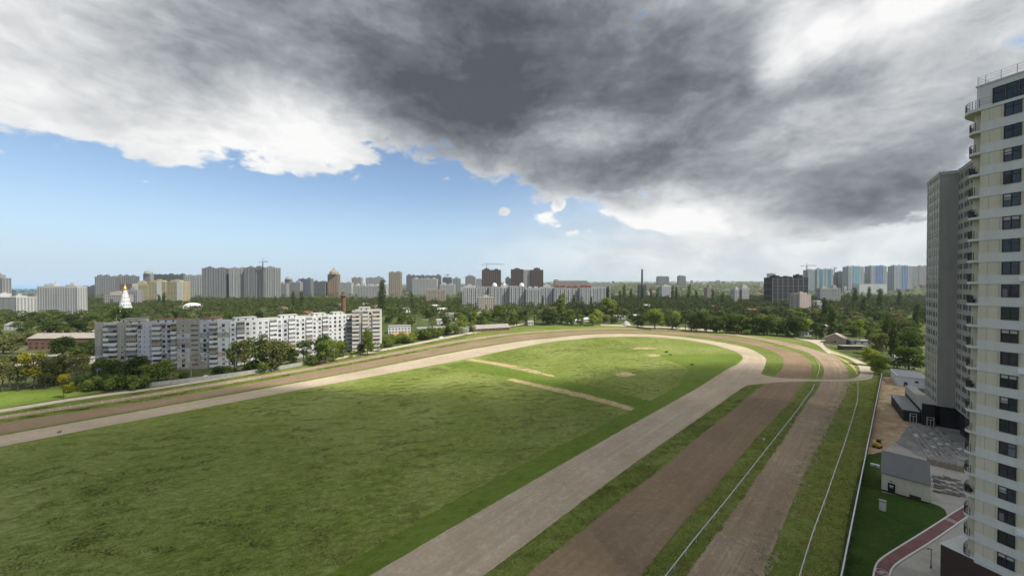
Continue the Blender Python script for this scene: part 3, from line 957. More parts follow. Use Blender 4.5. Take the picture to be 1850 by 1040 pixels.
for p in [tloc(-22 + 1.35 * i, -1.4, 0) for i in range(17)] + [tloc(0.3, -1.4, 0), tloc(0.3, -4, 0), tloc(0.3, -7, 0)]:
    rail.tube((p.x, p.y, ZT + 3.95), (p.x, p.y, ZT + 5.15), 0.03, k=4)
    if prev is not None:
        for h_ in (5.1, 4.75, 4.4): rail.tube((prev.x, prev.y, ZT + h_), (p.x, p.y, ZT + h_), 0.018, k=4)
    prev = p
rail.build('roof_railing', METAL, tower)
MB().obox(O0, TA, TN, -6.2, -5.2, -3.2, -2.0, ZT + 3.96, ZT + 5.9).build('roof_vent', CONCRETE_L, tower)

# ---- the grey unfinished tower behind it
GB = Vector((143.3, 124.2, 0))
GU = Vector((0.62, 0.785, 0)).normalized()
GV = Vector((GU.y, -GU.x, 0))
gt = empty('apartment_tower', GB, 'grey unfinished concrete tower behind the cream tower, black ground floor', 'apartment tower')
GZ0, GZT = 7.8, 85.0
def quadpts(*uv): return [(GU * u + GV * v).to_2d() for u, v in uv]
MB().prism(quadpts((16, 0), (0, 0), (0, 4), (-20, 4), (-20, 22), (16, 22)), GZ0, GZT).build('wall', CONCRETE, gt)
MB().prism(quadpts((15.5, 1.2), (1.2, 1.2), (1.2, 5), (-20, 5), (-20, 21), (15.5, 21)), 0, GZ0 - 0.01).build('ground_floor', BLACKM, gt)
MB().prism(quadpts((16.2, -0.2), (-0.2, -0.2), (-0.2, 3.8), (-20, 3.8), (-20, 4.6), (0.5, 4.6), (0.5, 0.5), (16.2, 0.5)), GZT + .003, GZT + 1.2).build('parapet', CONCRETE_L, gt)
GWIN = window_mesh('window', 1.25, 1.75, CONCRETE_L, GLASS, 1, 0.0, 0.06, 0.07, False)
GWINW = window_mesh('window', 1.9, 1.75, CONCRETE_L, GLASS, 2, 0.0, 0.06, 0.07, False)
rz_l = rot_of(-GU)
NF = 24
fh = (GZT - GZ0) / NF
PIER = weathered('light_grey_render', (0.46, 0.445, 0.405), 0.9, 0.12, 0.3, 0.1)
pm = MB()
for s0 in (0.02, 2.35, 5.9, 8.2, 11.8, 14.1):
    pm.obox(O0, GU, -GV, s0, s0 + 0.7, 0.0, 0.12, GZ0 + .02, GZT - .02)
pm.build('pier', PIER, gt)
for k in range(NF):
    z = GZ0 + k * fh + 0.75
    MB().obox(O0, GU, -GV, 0.01, 15.99, 0.0, 0.055, GZ0 + k * fh, GZ0 + k * fh + 0.6).build('spandrel', PIER, gt)
    for s in (2.2, 4.6, 5.7, 8.1, 10.3, 11.7, 14.0, 15.6):
        link_mesh('window', GWIN, gt, GU * s + GV * (-0.03) + Vector((0, 0, z)), rz_l)
    for s in (-1.1, -3.2, -6.6, -8.7, -12):
        link_mesh('window', GWINW if s != -1.1 else GWIN, gt, GU * s + GV * 3.97 + Vector((0, 0, z)), rz_l)
roofbits = MB()
for i in range(14):
    s = random.uniform(-14, 15); v = random.uniform(4.5, 12) if s < 0 else random.uniform(0.5, 8)
    p = GU * s + GV * v
    roofbits.tube((p.x, p.y, GZT), (p.x, p.y, GZT + random.uniform(1.6, 3.4)), 0.07, k=4)
for s0, s1, v in ((2, 8, 1.5), (-3, -9, 5.5), (9, 15, 2.5)):
    p, q = GU * s0 + GV * v, GU * s1 + GV * v
    roofbits.tube((p.x, p.y, GZT + 2.2), (q.x, q.y, GZT + 2.2), 0.07, k=4)
roofbits.build('roof_scaffold', DARKMETAL, gt)
MB().obox(O0, GU, GV, -14, -8, 7, 14, GZT, GZT + 3.2).build('lift_house', CONCRETE_L, gt)
# low wing along the tower with its cluttered roof
MB().obox(O0, GU, GV, 2.1, 30, -3.0, 0.0 - .02, 0, GZ0 - 0.35).build('low_wing', BLACKM, gt)
MB().obox(O0, GU, GV, 2.0, 30, -3.05, -0.02, GZ0 - 0.345, GZ0 - 0.1).build('low_roof', CONCRETE_L, gt)
pk = MB()
for i in range(12): pk.obox(O0, GU, GV, 2.2 + i * 2.3, 2.2 + i * 2.3 + 1.9, -3.16, -3.06, GZ0 - 2.6, GZ0 + 0.35)
pk.build('cladding_panel', PIER, gt)
# lean-to pavilion and annex
pav = empty('entrance_pavilion', GB + GU * 3.7 + GV * -7.3, 'black flat-roofed pavilion with pale roof at the foot of the grey tower', 'pavilion')
MB().obox(O0, GU, GV, 0, 23, 0, 4.1, 0, 3.9).build('wall', BLACKM, pav)
MB().obox(O0, GU, GV, -0.25, 23.2, -0.25, 4.1, 3.903, 4.15).build('roof', ROOFGREY, pav)
DOOR = MB().box(0, 1.7, -0.08, 0, 0, 3.1, 0).box(0.12, 0.8, -0.1, -0.08, 0.1, 2.2, 1).box(0.9, 1.58, -0.1, -0.08, 0.1, 2.2, 1).box(0.12, 1.58, -0.1, -0.08, 2.32, 3.0, 1).mesh('glazed_door', [WHITEFRAME, GLASS])
link_mesh('glazed_door', DOOR, pav, GV * 1.6 + GU * -0.02, rot_of(GV))
link_mesh('glazed_door', DOOR, gt, GV * -1.9 + GU * 2.08, rot_of(GV))
fins = MB()
for i in range(8): fins.obox(O0, GU, GV, 1 + i * 2.8, 2.2 + i * 2.8, -0.06, -0.003, 0.2, 3.6)
fins.build('brown_fin', BROWNCLAD, pav)
ledge = MB().obox((0, 0, 0), GV, GU, 0, 6.5, 0, 0.6, 0, 0.9).obox((0, 0, 0), GV, GU, 0, 6.5, 0.6, 1.1, 0, 0.5)
lo = ledge.build('concrete_ledge', CONCRETE_L)
lo.location = GB + GU * -0.8 + GV * 0.2
finish(lo, 'pale concrete ledge in front of the black ground floor', 'ledge')
ann = empty('service_building', Vector((185, 177, 0)), 'low white flat-roofed service building at the end of the yard', 'building')
MB().obox(O0, GV, -GU, 0, 10.5, -17, 0, 0, 4.5).build('wall', WHITE, ann)
MB().obox(O0, GV, -GU, -0.2, 10.7, -17.2, 0.2, 4.503, 4.62).build('roof', ROOFGREY, ann)
MB().obox(O0, GV, -GU, -0.2, 10.7, -17.2, -16.9, 4.63, 5.2).obox(O0, GV, -GU, -0.2, 0.1, -16.8, 0.2, 4.63, 4.95).build('parapet', WHITE, ann)
dr = MB().obox(O0, GV, -GU, 2.2, 3.4, 0.003, 0.06, 0, 2.2).build('door', DARKFRAME, ann)
MB().obox(O0, GV, -GU, 5.8, 7.0, 0.003, 0.05, 2.3, 3.2).build('window', GLASS, ann)
shed = empty('service_building', Vector((232, 222, 0)), 'grey flat-roofed shed behind the white service building, under the trees', 'building')
MB().obox(O0, GV, -GU, 0, 9, -16, 0, 0, 3.6).build('wall', CONCRETE_L, shed)
MB().obox(O0, GV, -GU, -0.3, 9.3, -16.3, 0.3, 3.603, 3.8).build('roof', ROOFGREY, shed)
# ------------------------------------------------------------------ the building site and garden beside the towers
px = lambda *l: [P(x, y) for x, y in l]
sheet('yard_pavement', px((1600, 812), (1650, 770), (1745, 760), (1830, 800), (1850, 900), (1850, 1100), (1570, 1100), (1575, 1035)) , 0.05, PAVE, closed_smooth=False, step=3)
sheet('yard_ground', px((1593, 681), (1618, 682), (1650, 700), (1690, 720), (1700, 760), (1660, 790), (1650, 806), (1632, 812), (1600, 816), (1564, 820)), 0.04, CLAY, rag=0.5, closed_smooth=False, step=2)
sheet('yard_slab', px((1618, 800), (1643, 766), (1700, 764), (1752, 772), (1752, 842), (1690, 836), (1665, 826)), 0.09, SLABM, rag=0.3, closed_smooth=False, step=2)
lawn_pts = px((1562, 826), (1600, 826), (1593, 889), (1640, 899), (1679, 907.5), (1697, 914), (1707, 921), (1711, 931)) + px((1661.5, 965), (1592, 1007.7), (1580, 1022), (1576, 1045), (1570, 1100), (1508, 1100), (1520, 1040), (1545, 905))
sheet('lawn', lawn_pts, 0.12, LAWN, closed_smooth=False, step=1.0)
# cycle lane with white edge lines
cl = ground_line([(1790, 884), (1737.7, 916.5), (1661.5, 965), (1605, 1000), (1586, 1014), (1579.6, 1029), (1577, 1045)], None, 12)
cr = ground_line([(1810, 893), (1744.6, 936), (1684.6, 977.7), (1628, 1013), (1614, 1024), (1609, 1034), (1606, 1048)], None, 12)
strip('cycle_lane', cl, cr, 0.14, REDPATH, 0.0, n=120)
def offset_line(l, d):
    A = catmull(l, 0.5); out = []
    for i in range(len(A)):
        t = A[min(i + 1, len(A) - 1)] - A[max(i - 1, 0)]; t = t / max(np.linalg.norm(t), 1e-6)
        out.append(Vector((A[i][0] - t[1] * d, A[i][1] + t[0] * d, 0)))
    return out
strip('cycle_lane_kerb', offset_line(cl, 0.14), offset_line(cl, -0.10), 0.17, WHITE, 0.0, cross=1)
strip('cycle_lane_kerb', offset_line(cr, 0.10), offset_line(cr, -0.14), 0.17, WHITE, 0.0, cross=1)


def cycle_sign(c, ang, r=0.95):
    """ring with a bicycle painted on the lane"""
    mb = MB()
    def ring(cx, cy, ra, rb, k=24):
        vs = []
        for i in range(k):
            t = 2 * math.pi * i / k
            vs += [(cx + ra * math.cos(t), cy + ra * math.sin(t), 0), (cx + rb * math.cos(t), cy + rb * math.sin(t), 0)]
        mb.add(vs, [(2 * i, 2 * i + 1, (2 * i + 3) % (2 * k), (2 * i + 2) % (2 * k)) for i in range(k)])
    def bar(x0, y0, x1, y1, w=0.07):
        d = Vector((x1 - x0, y1 - y0)).normalized() * w / 2; nn = Vector((-d.y, d.x))
        mb.add([(x0 + nn.x, y0 + nn.y, .002), (x0 - nn.x, y0 - nn.y, .002), (x1 - nn.x, y1 - nn.y, .002), (x1 + nn.x, y1 + nn.y, .002)], [(0, 1, 2, 3)])
    ring(0, 0, r * 0.9, r)
    ring(-0.38, -0.18, 0.20, 0.27, 14); ring(0.38, -0.18, 0.20, 0.27, 14)
    for q in ((-.38, -.18, -.14, .22), (-.14, .22, .26, .22), (.26, .22, -.02, -.18), (-.02, -.18, -.38, -.18), (-.14, .22, -.02, -.18), (.38, -.18, .22, .36), (.22, .36, .36, .4), (-.22, .3, -.06, .3)): bar(*q)
    o = mb.build('painted_cycle_sign', WHITE, loc=(c.x, c.y, 0.148), rz=ang, kind='structure')
    o["label"] = 'white bicycle in a ring painted on the red lane'


lane_dir = (P(1660, 968) - P(1737, 918))
ang = math.atan2(lane_dir.y, lane_dir.x) + math.pi / 2
cycle_sign(P(1718, 940.5), ang, 0.8)
cycle_sign(P(1594, 1034), ang + 0.9, 0.85)

# ---- perimeter fence between course and yard: panel by panel
fa, fb = P(1512, 1046, 0), P(1593, 678.5, 0)
FL = Vector((47.0, 53.2, 0)); fdir = (P(1593.5, 681) - FL); flen = fdir.length; fdir.normalize()
FL = FL - fdir * 22; flen += 22
fn_ = Vector((fdir.y, -fdir.x, 0))
fence = empty('site_fence', FL, 'long dark panel fence with white top edge between track and building yard', 'fence')
fmat = weathered('fence_panel_paint', (0.055, 0.06, 0.065), 0.6, 0.15, 0.5, 0.1)
pw = 3.0
pmesh = MB().box(0.06, pw - 0.06, -0.03, 0.03, 0.12, 2.05).mesh('fence_panel', fmat)
bmesh_ = [MB().box(0.02, pw - 0.02, 0.035, 0.075, 0.1, 2.0).mesh('fence_board', P_PALE), MB().box(0.02, pw - 0.02, 0.035, 0.075, 0.1, 1.9).mesh('fence_board', OFFWHITE)]
cmesh = MB().box(0, pw, -0.09, 0.12, 2.05, 2.14).mesh('top_rail', WHITE)
psmesh = MB().box(-0.05, 0.05, -0.14, -0.035, 0, 2.04).mesh('fence_post', METAL)
frz = rot_of(fdir)
for i in range(int(flen / pw) + 1):
    q = fdir * (i * pw)
    dz_ = 0.0 if i < 36 else -0.12
    link_mesh('fence_panel', pmesh, fence, q + Vector((0, 0, dz_)), frz)
    link_mesh('fence_board', bmesh_[i % 2], fence, q + Vector((0, 0, dz_)), frz)
    link_mesh('top_rail', cmesh, fence, q + Vector((0, 0, dz_)), frz)
    link_mesh('fence_post', psmesh, fence, q, frz)

# ---- transformer house
ho = P(1592.3, 886)
hu = Vector((0.69, -0.724, 0)).normalized(); hb = Vector((0.724, 0.69, 0)).normalized()
th = empty('transformer_house', ho, 'small cream transformer house with grey sloping metal roof by the lawn', 'utility building')
W_, D_, H1, H2 = 7.6, 6.2, 4.5, 7.3
def hp(s, d, z): return hu * s + hb * d + Vector((0, 0, z))
mb = MB()
vs = [hp(0, 0, 0), hp(W_, 0, 0), hp(W_, D_, 0), hp(0, D_, 0), hp(0, 0, H1), hp(W_, 0, H1), hp(W_, D_, H2), hp(0, D_, H2)]
mb.add(vs, [(0, 1, 5, 4), (1, 2, 6, 5), (2, 3, 7, 6), (3, 0, 4, 7), (4, 5, 6, 7), (3, 2, 1, 0)])
mb.build('wall', CREAM, th)
slope = (H2 - H1) / D_
mb = MB()
vs = [hp(-.15, -.35, H1 - .35 * slope + .02), hp(W_ + .15, -.35, H1 - .35 * slope + .02), hp(W_ + .15, D_ + .3, H2 + .3 * slope + .02), hp(-.15, D_ + .3, H2 + .3 * slope + .02)]
vs = vs + [v + Vector((0, 0, 0.14)) for v in vs]
mb.add(vs, [(0, 1, 5, 4), (1, 2, 6, 5), (2, 3, 7, 6), (3, 0, 4, 7), (4, 5, 6, 7), (3, 2, 1, 0)])
rf = mb.build('roof', ROOFMETAL, th)
seam = MB()
for i in range(1, 15):
    s = W_ * i / 15
    a0, a1 = hp(s, -.35, H1 - .35 * slope + .16), hp(s, D_ + .3, H2 + .3 * slope + .16)
    seam.tube(a0, a1, 0.035, k=4)
seam.build('standing_seam', ROOFMETAL, rf)
MB().obox(O0, hu, -hb, -0.05, W_ + .05, -D_, 0.06, -0.02, 0.45).build('plinth', BROWNCLAD, th)
d_ = MB().obox(O0, hu, -hb, 1.05, 2.25, 0.065, 0.11, 0.15, 2.45).build('door', BLACKM, th)
MB().obox(O0, hu, -hb, 1.3, 1.95, 0.112, 0.116, 1.75, 1.98).obox(O0, hu, -hb, 1.4, 1.85, 0.112, 0.116, 1.45, 1.62).build('door_sign', WHITE, d_)
MB().obox(O0, hu, -hb, 4.5, 6.3, 0.065, 0.11, 0.1, 1.1).build('vent_hatch', BROWNCLAD, th)
MB().obox(O0, hu, -hb, 1.5, 1.75, 0.01, 0.25, 2.85, 3.05).build('wall_lamp', DARKMETAL, th)
cab = empty('utility_cabinet', P(1594.5, 922), 'free-standing cream utility cabinet on the dark lawn', 'utility cabinet')
MB().obox(O0, hu, hb, -0.55, 0.55, -0.35, 0.35, 0, 2.05).build('body', CREAM, cab)
MB().obox(O0, hu, hb, -0.6, 0.6, -0.4, 0.4, 2.053, 2.3).build('cap', ROOFGREY, cab)
MB().obox(O0, hu, hb, -0.45, 0.0 - .02, -0.365, -0.352, 0.2, 1.9).obox(O0, hu, hb, 0.02, 0.45, -0.365, -0.352, 0.2, 1.9).build('door', OFFWHITE, cab)
bx = empty('meter_box', P(1581, 843), 'low white box lying on the lawn beside the transformer house', 'box')
MB().obox(O0, hu, hb, -0.9, 0.9, -0.4, 0.4, 0.1, 0.75).build('body', WHITE, bx)
MB().obox(O0, hu, hb, -0.3, 0.3, -0.41, -0.402, 0.25, 0.55).build('hatch', ROOFGREY, bx)
for q in ((1583, 860), (1587, 862)):
    sp_ = empty('young_sapling', P(*q), 'thin staked sapling on the lawn beside the transformer house', 'sapling', 'staked saplings on the lawn')
    MB().tube((0, 0, 0), (0, 0, 1.9), 0.05, 0.03).build('trunk', WOODM, sp_)
    MB().tube((0.25, 0, 0), (0.25, 0, 1.4), 0.04).build('stake', WOODM, sp_)
lp = empty('street_lamp', P(1682, 1026), 'slim dark lamp post on the pavement by the brown podium', 'street lamp')
MB().lathe(O0, [(0.12, 0), (0.12, 0.5), (0.055, 0.55), (0.045, 3.3)], 10).build('pole', DARKMETAL, lp)
MB().tube((-0.05, 0, 3.3), (-0.55, 0, 3.4), 0.035).tube((0.05, 0, 3.3), (0.3, 0, 3.36), 0.035).build('arm', DARKMETAL, lp)
MB().box(-0.75, -0.2, -0.1, 0.1, 3.38, 3.46).build('lamp_head', DARKMETAL, lp)
# low hoarding round the slab
hd = empty('timber_hoarding', P(1675, 838), 'low timber hoarding along the near edge of the steel frames', 'hoarding')
for i in range(7):
    MB().obox(O0, hu, hb, i * 1.25, i * 1.25 + 1.18, -0.04, 0.04, 0.1, 1.5).build('board', WOODM, hd)
    MB().obox(O0, hu, hb, i * 1.25 - 0.05, i * 1.25 + 0.03, 0.05, 0.14, 0, 1.7).build('post', DARKMETAL, hd)
# steel formwork frames lying on the slab
names = ['nearest the clay', 'second from the clay', 'third from the clay', 'fourth from the clay', 'nearest the cream tower']
for i, (a0, a1) in enumerate((((1648, 773), (1690, 832)), ((1662, 772), (1706, 828)), ((1676, 772), (1722, 826)), ((1686, 772), (1735, 824)), ((1700, 775), (1744, 818)))):
    p, q = P(*a0), P(*a1)
    d = q - p; L = d.length; d.normalize(); e = Vector((d.y, -d.x, 0))
    fr = empty('steel_formwork_frame', p, 'row of pale steel formwork on the grey slab, %s' % names[i], 'formwork', 'steel formwork rows on the slab')
    w_ = 1.1
    for sgn in (0, 1):
        MB().obox(O0, d, e, 0, L, sgn * w_ - 0.1, sgn * w_ + 0.1, 0.09, 0.34).build('rail', CONCRETE_L, fr)
    k = int(L / 1.6)
    for j in range(k):
        if random.random() < 0.85:
            hgt = random.uniform(0.2, 0.7)
            MB().obox(O0, d, e, j * 1.6, j * 1.6 + random.uniform(.15, .8), 0.1, w_ - 0.1, 0.09, 0.09 + hgt).build('crosspiece', random.choice((CONCRETE_L, METAL, WHITE)), fr)
# pallets of paving stones
pv = []
for r_ in range(4):
    for c_ in range(5):
        pv.append((1690 + c_ * 10.5 + r_ * 1.5 + random.uniform(-2, 2), 863 + r_ * 8.8 + c_ * 1.6 + random.uniform(-1, 1)))
for i, (x, y) in enumerate(pv):
    if x > 1742: continue
    pl = empty('paving_pallet', P(x, y), 'grey pallet of stacked paving stones between transformer house and cream tower', 'pallet', 'pallets of paving stones')
    a_ = random.uniform(-0.2, 0.2)
    uu = Vector((math.cos(a_ - .8), math.sin(a_ - .8), 0)); vv = Vector((-uu.y, uu.x, 0))
    MB().obox(O0, uu, vv, -0.6, 0.6, -0.5, 0.5, 0.05, 0.2).build('pallet_base', WOODM, pl)
    lay = random.randint(2, 4)
    for k in range(lay):
        MB().obox(O0, uu, vv, -0.52 + .03 * (k % 2), 0.52, -0.45, 0.45 - .03 * (k % 2), 0.205 + k * 0.2, 0.205 + k * 0.2 + 0.185).build('stone_layer', random.choice((SLABM, CONCRETE, CONCRETE_L)), pl)
gh = empty('gate_house', P(1732, 850) , 'small cream kiosk with dark doorway at the foot of the cream tower', 'kiosk')
MB().obox(O0, hu, hb, 0, 2.6, 0, 2.6, 0, 2.9).build('wall', CREAM, gh)
MB().obox(O0, hu, hb, 0.9, 1.8, -0.05, -0.003, 0, 2.1).build('door', DARK, gh)
MB().obox(O0, hu, hb, -0.2, 2.8, -0.2, 2.8, 2.903, 3.1).build('roof', ROOFGREY, gh)

# ---- small tracked loader on the clay
ld = empty('tracked_loader', P(1585, 808), 'small yellow and black tracked excavator parked on the clay by the fence', 'excavator', rz=0.5)
for sgn in (-1, 1):
    mb = MB()
    prof = [(-1.2, .35), (-1.0, .08), (1.0, .08), (1.2, .35), (1.05, .66), (-1.05, .66)]
    vs = [(x, sgn * .62 - .2, z) for x, z in prof] + [(x, sgn * .62 + .2, z) for x, z in prof]
    mb.add(vs, [(0, 1, 2, 3, 4, 5), (11, 10, 9, 8, 7, 6)] + [(i, i + 6, (i + 1) % 6 + 6, (i + 1) % 6) for i in range(6)])
    mb.build('track', RUBBERY, ld)
bd = MB().box(-1.1, 0.7, -.75, .75, .72, 1.35).box(-1.3, -0.5, -.7, .7, 1.36, 1.75).build('body', YELLOWM, ld)
cb = MB().box(-0.45, 0.65, -.7, 0.15, 1.36, 2.5).build('cab', BLACKM, ld)
MB().box(-0.3, 0.5, -0.72, -0.705, 1.6, 2.35).box(0.655, 0.67, -0.6, 0.05, 1.5, 2.35).build('cab_window', GLASS, cb)
MB().tube((0.7, .3, 1.1), (1.7, .3, 2.5), 0.16, 0.12).tube((1.7, .3, 2.5), (2.7, .3, 1.3), 0.12, 0.1).build('arm', YELLOWM, ld)
MB().prism([(2.45, 0.0), (2.95, 0.0), (2.95, .6), (2.45, .6)], 0.5, 1.25).build('bucket', DARKMETAL, ld)

# ---- white running rails of the course
def rail_line(name, label, pix, gap, h=1.15, r=0.075, posts=True, group=None):
    A = catmull(ground_line(pix, None, None), 1.0)
    o = Vector(A[0]); root = empty(name, o, label, 'rail', group)
    mb = MB()
    q = A[::3] if (len(A) - 1) % 3 == 0 else np.vstack([A[::3], A[-1:]])
    for i in range(len(q) - 1):
        z0_, z1_ = h + wob(q[i], .05, .2), h + wob(q[i + 1], .05, .2)
        mb.tube((q[i][0] - o.x, q[i][1] - o.y, z0_), (q[i + 1][0] - o.x, q[i + 1][1] - o.y, z1_), r, k=5, caps=False)
    mb.build('rail', WHITE, root)
    s = 0.0
    pm_ = MB().tube((0, 0, 0), (0, 0, h), 0.05, 0.045, k=5).tube((0, 0, h - .35), (0.28, 0, h - .02), 0.03, k=4).mesh('post', WHITE)
    for i in range(0, len(A), gap):
        link_mesh('post', pm_, root, Vector(A[i]) - o, random.uniform(-.3, .3) + .8)
    return root


def lift(pix, h=1.15):       # pixels of the rail's top, carried down to the ground under it
    out = []
    for x, y in pix:
        p = P(x, y, h); out.append((925 + FPX * p.x / p.y, 512 + FPX * CAM_H / p.y))
    return out
rail_line('running_rail', 'long white running rail between brown and outer track, straight part', lift([(1165, 1075), (1195, 1040), (1250, 971), (1307.7, 901.6), (1368, 826.5), (1437.5, 740), (1452.4, 719.5), (1465, 703), (1469.5, 692.7)]), 5)
rail_line('running_rail', 'white running rail curling round the bend on the grass island', lift([(1474, 679), (1478.4, 667.6), (1478.4, 656), (1473.5, 648), (1462, 641), (1449, 636.8)]), 6)
rail_line('running_rail', 'white running rail on the grass along the building site fence', lift([(1428, 1075), (1437.5, 1040), (1463.5, 959), (1486.6, 898.7), (1504, 849.6), (1521, 803.5), (1541.5, 740), (1547, 719.5), (1548, 688)]), 4)
mpost = MB().tube((0, 0, 0), (0, 0, 0.6), 0.06, 0.05, k=6).box(-.09, .09, -.09, .09, 0.6, 0.85).mesh('post_body', WHITE)
for i in range(26):
    x = -6 + i * 19.0
    y = np.interp(x, [0, 300, 600], [756, 710.6, 660.2])
    po = link_mesh('marker_post', mpost, None, P(x, y), label='small white marker post in the grass beside the far straight', cat='post', group='white marker posts along the far straight')
sg = empty('distance_marker', P(1380, 800), 'white marker board standing on the grass beside the running rail', 'sign')
MB().tube((0, 0, 0), (0, 0, 1.2), 0.04).build('post', WHITE, sg)
MB().box(-0.4, 0.4, -0.03, 0.03, 1.0, 1.6).build('board', WHITE, sg)
# concrete wall of the flats along the perimeter path
wp = [P(x, y) for x, y in ((262, 700), (330, 691.5), (420, 680), (500, 668), (560, 657))]
wroot = empty('concrete_wall', wp[0], 'low panelled concrete wall between the path and the grey flats', 'wall')
pm1 = MB().box(0.04, 2.9, -0.06, 0.06, 0, 2.1).box(0.25, 2.7, -0.075, -0.062, 0.3, 1.8).mesh('wall_panel', CONCRETE_L)
pm2 = MB().box(-0.1, 0.1, -0.12, 0.12, 0, 2.25).mesh('pillar', CONCRETE)
A = catmull(wp, 3.0)
for i in range(len(A) - 1):
    d = Vector(A[i + 1]) - Vector(A[i])
    link_mesh('wall_panel', pm1, wroot, Vector(A[i]) - wp[0], rot_of(d))
    link_mesh('pillar', pm2, wroot, Vector(A[i]) - wp[0], rot_of(d))
# lamp posts by the path and the flats
for (x, y, h, lab) in ((176, 700, 9, 'grey lamp post rising from the bushes left of the grey flats'), (568, 657, 9, 'pale lamp post by the path in front of the white flats'),
                       (880, 614, 8, 'dark lamp post on the grass before the long stable roof'), (856, 609, 7, 'thin post left of the dark lamp post before the stable'), (700, 634, 8, 'grey lamp post at the foot of the bushes near the shed')):
    lp = empty('street_lamp', P(x, y), lab, 'street lamp')
    MB().tube((0, 0, 0), (0, 0, h), 0.11, 0.07).build('pole', METAL, lp)
    MB().tube((0, 0, h), (1.1, -0.2, h + .25), 0.05).box(0.8, 1.6, -.35, -.05, h + .2, h + .32).build('lamp_head', METAL, lp)
# ------------------------------------------------------------------ the town beyond
OBST = []          # (x, y, radius) kept clear of trees
for q_, r_ in (((1520, 627), 20), ((1500, 609), 13), ((1472, 619), 14), ((1545, 640), 16)):
    OBST.append((P(*q_).x, P(*q_).y, r_))


def keep(c, r): OBST.append((c.x, c.y, r))


for t_ in np.linspace(0, 1, 8):
    keep(Vector((G0[0], G0[1], 0)).lerp(Vector((G1[0], G1[1], 0)), t_) + Vector((-1, 6, 0)), 10)
    keep(Vector((W0[0], W0[1], 0)).lerp(Vector((W1[0], W1[1], 0)), t_) + Vector((-5, 4, 0)), 10)
keep(Vector((-105, 272, 0)), 15)

FARM = {}


def fm(col, var=0.14):
    k = tuple(round(c, 3) for c in col)
    if k not in FARM: FARM[k] = weathered('facade_%d' % len(FARM), col, 0.9, var, 0.05, 0.12)
    return FARM[k]


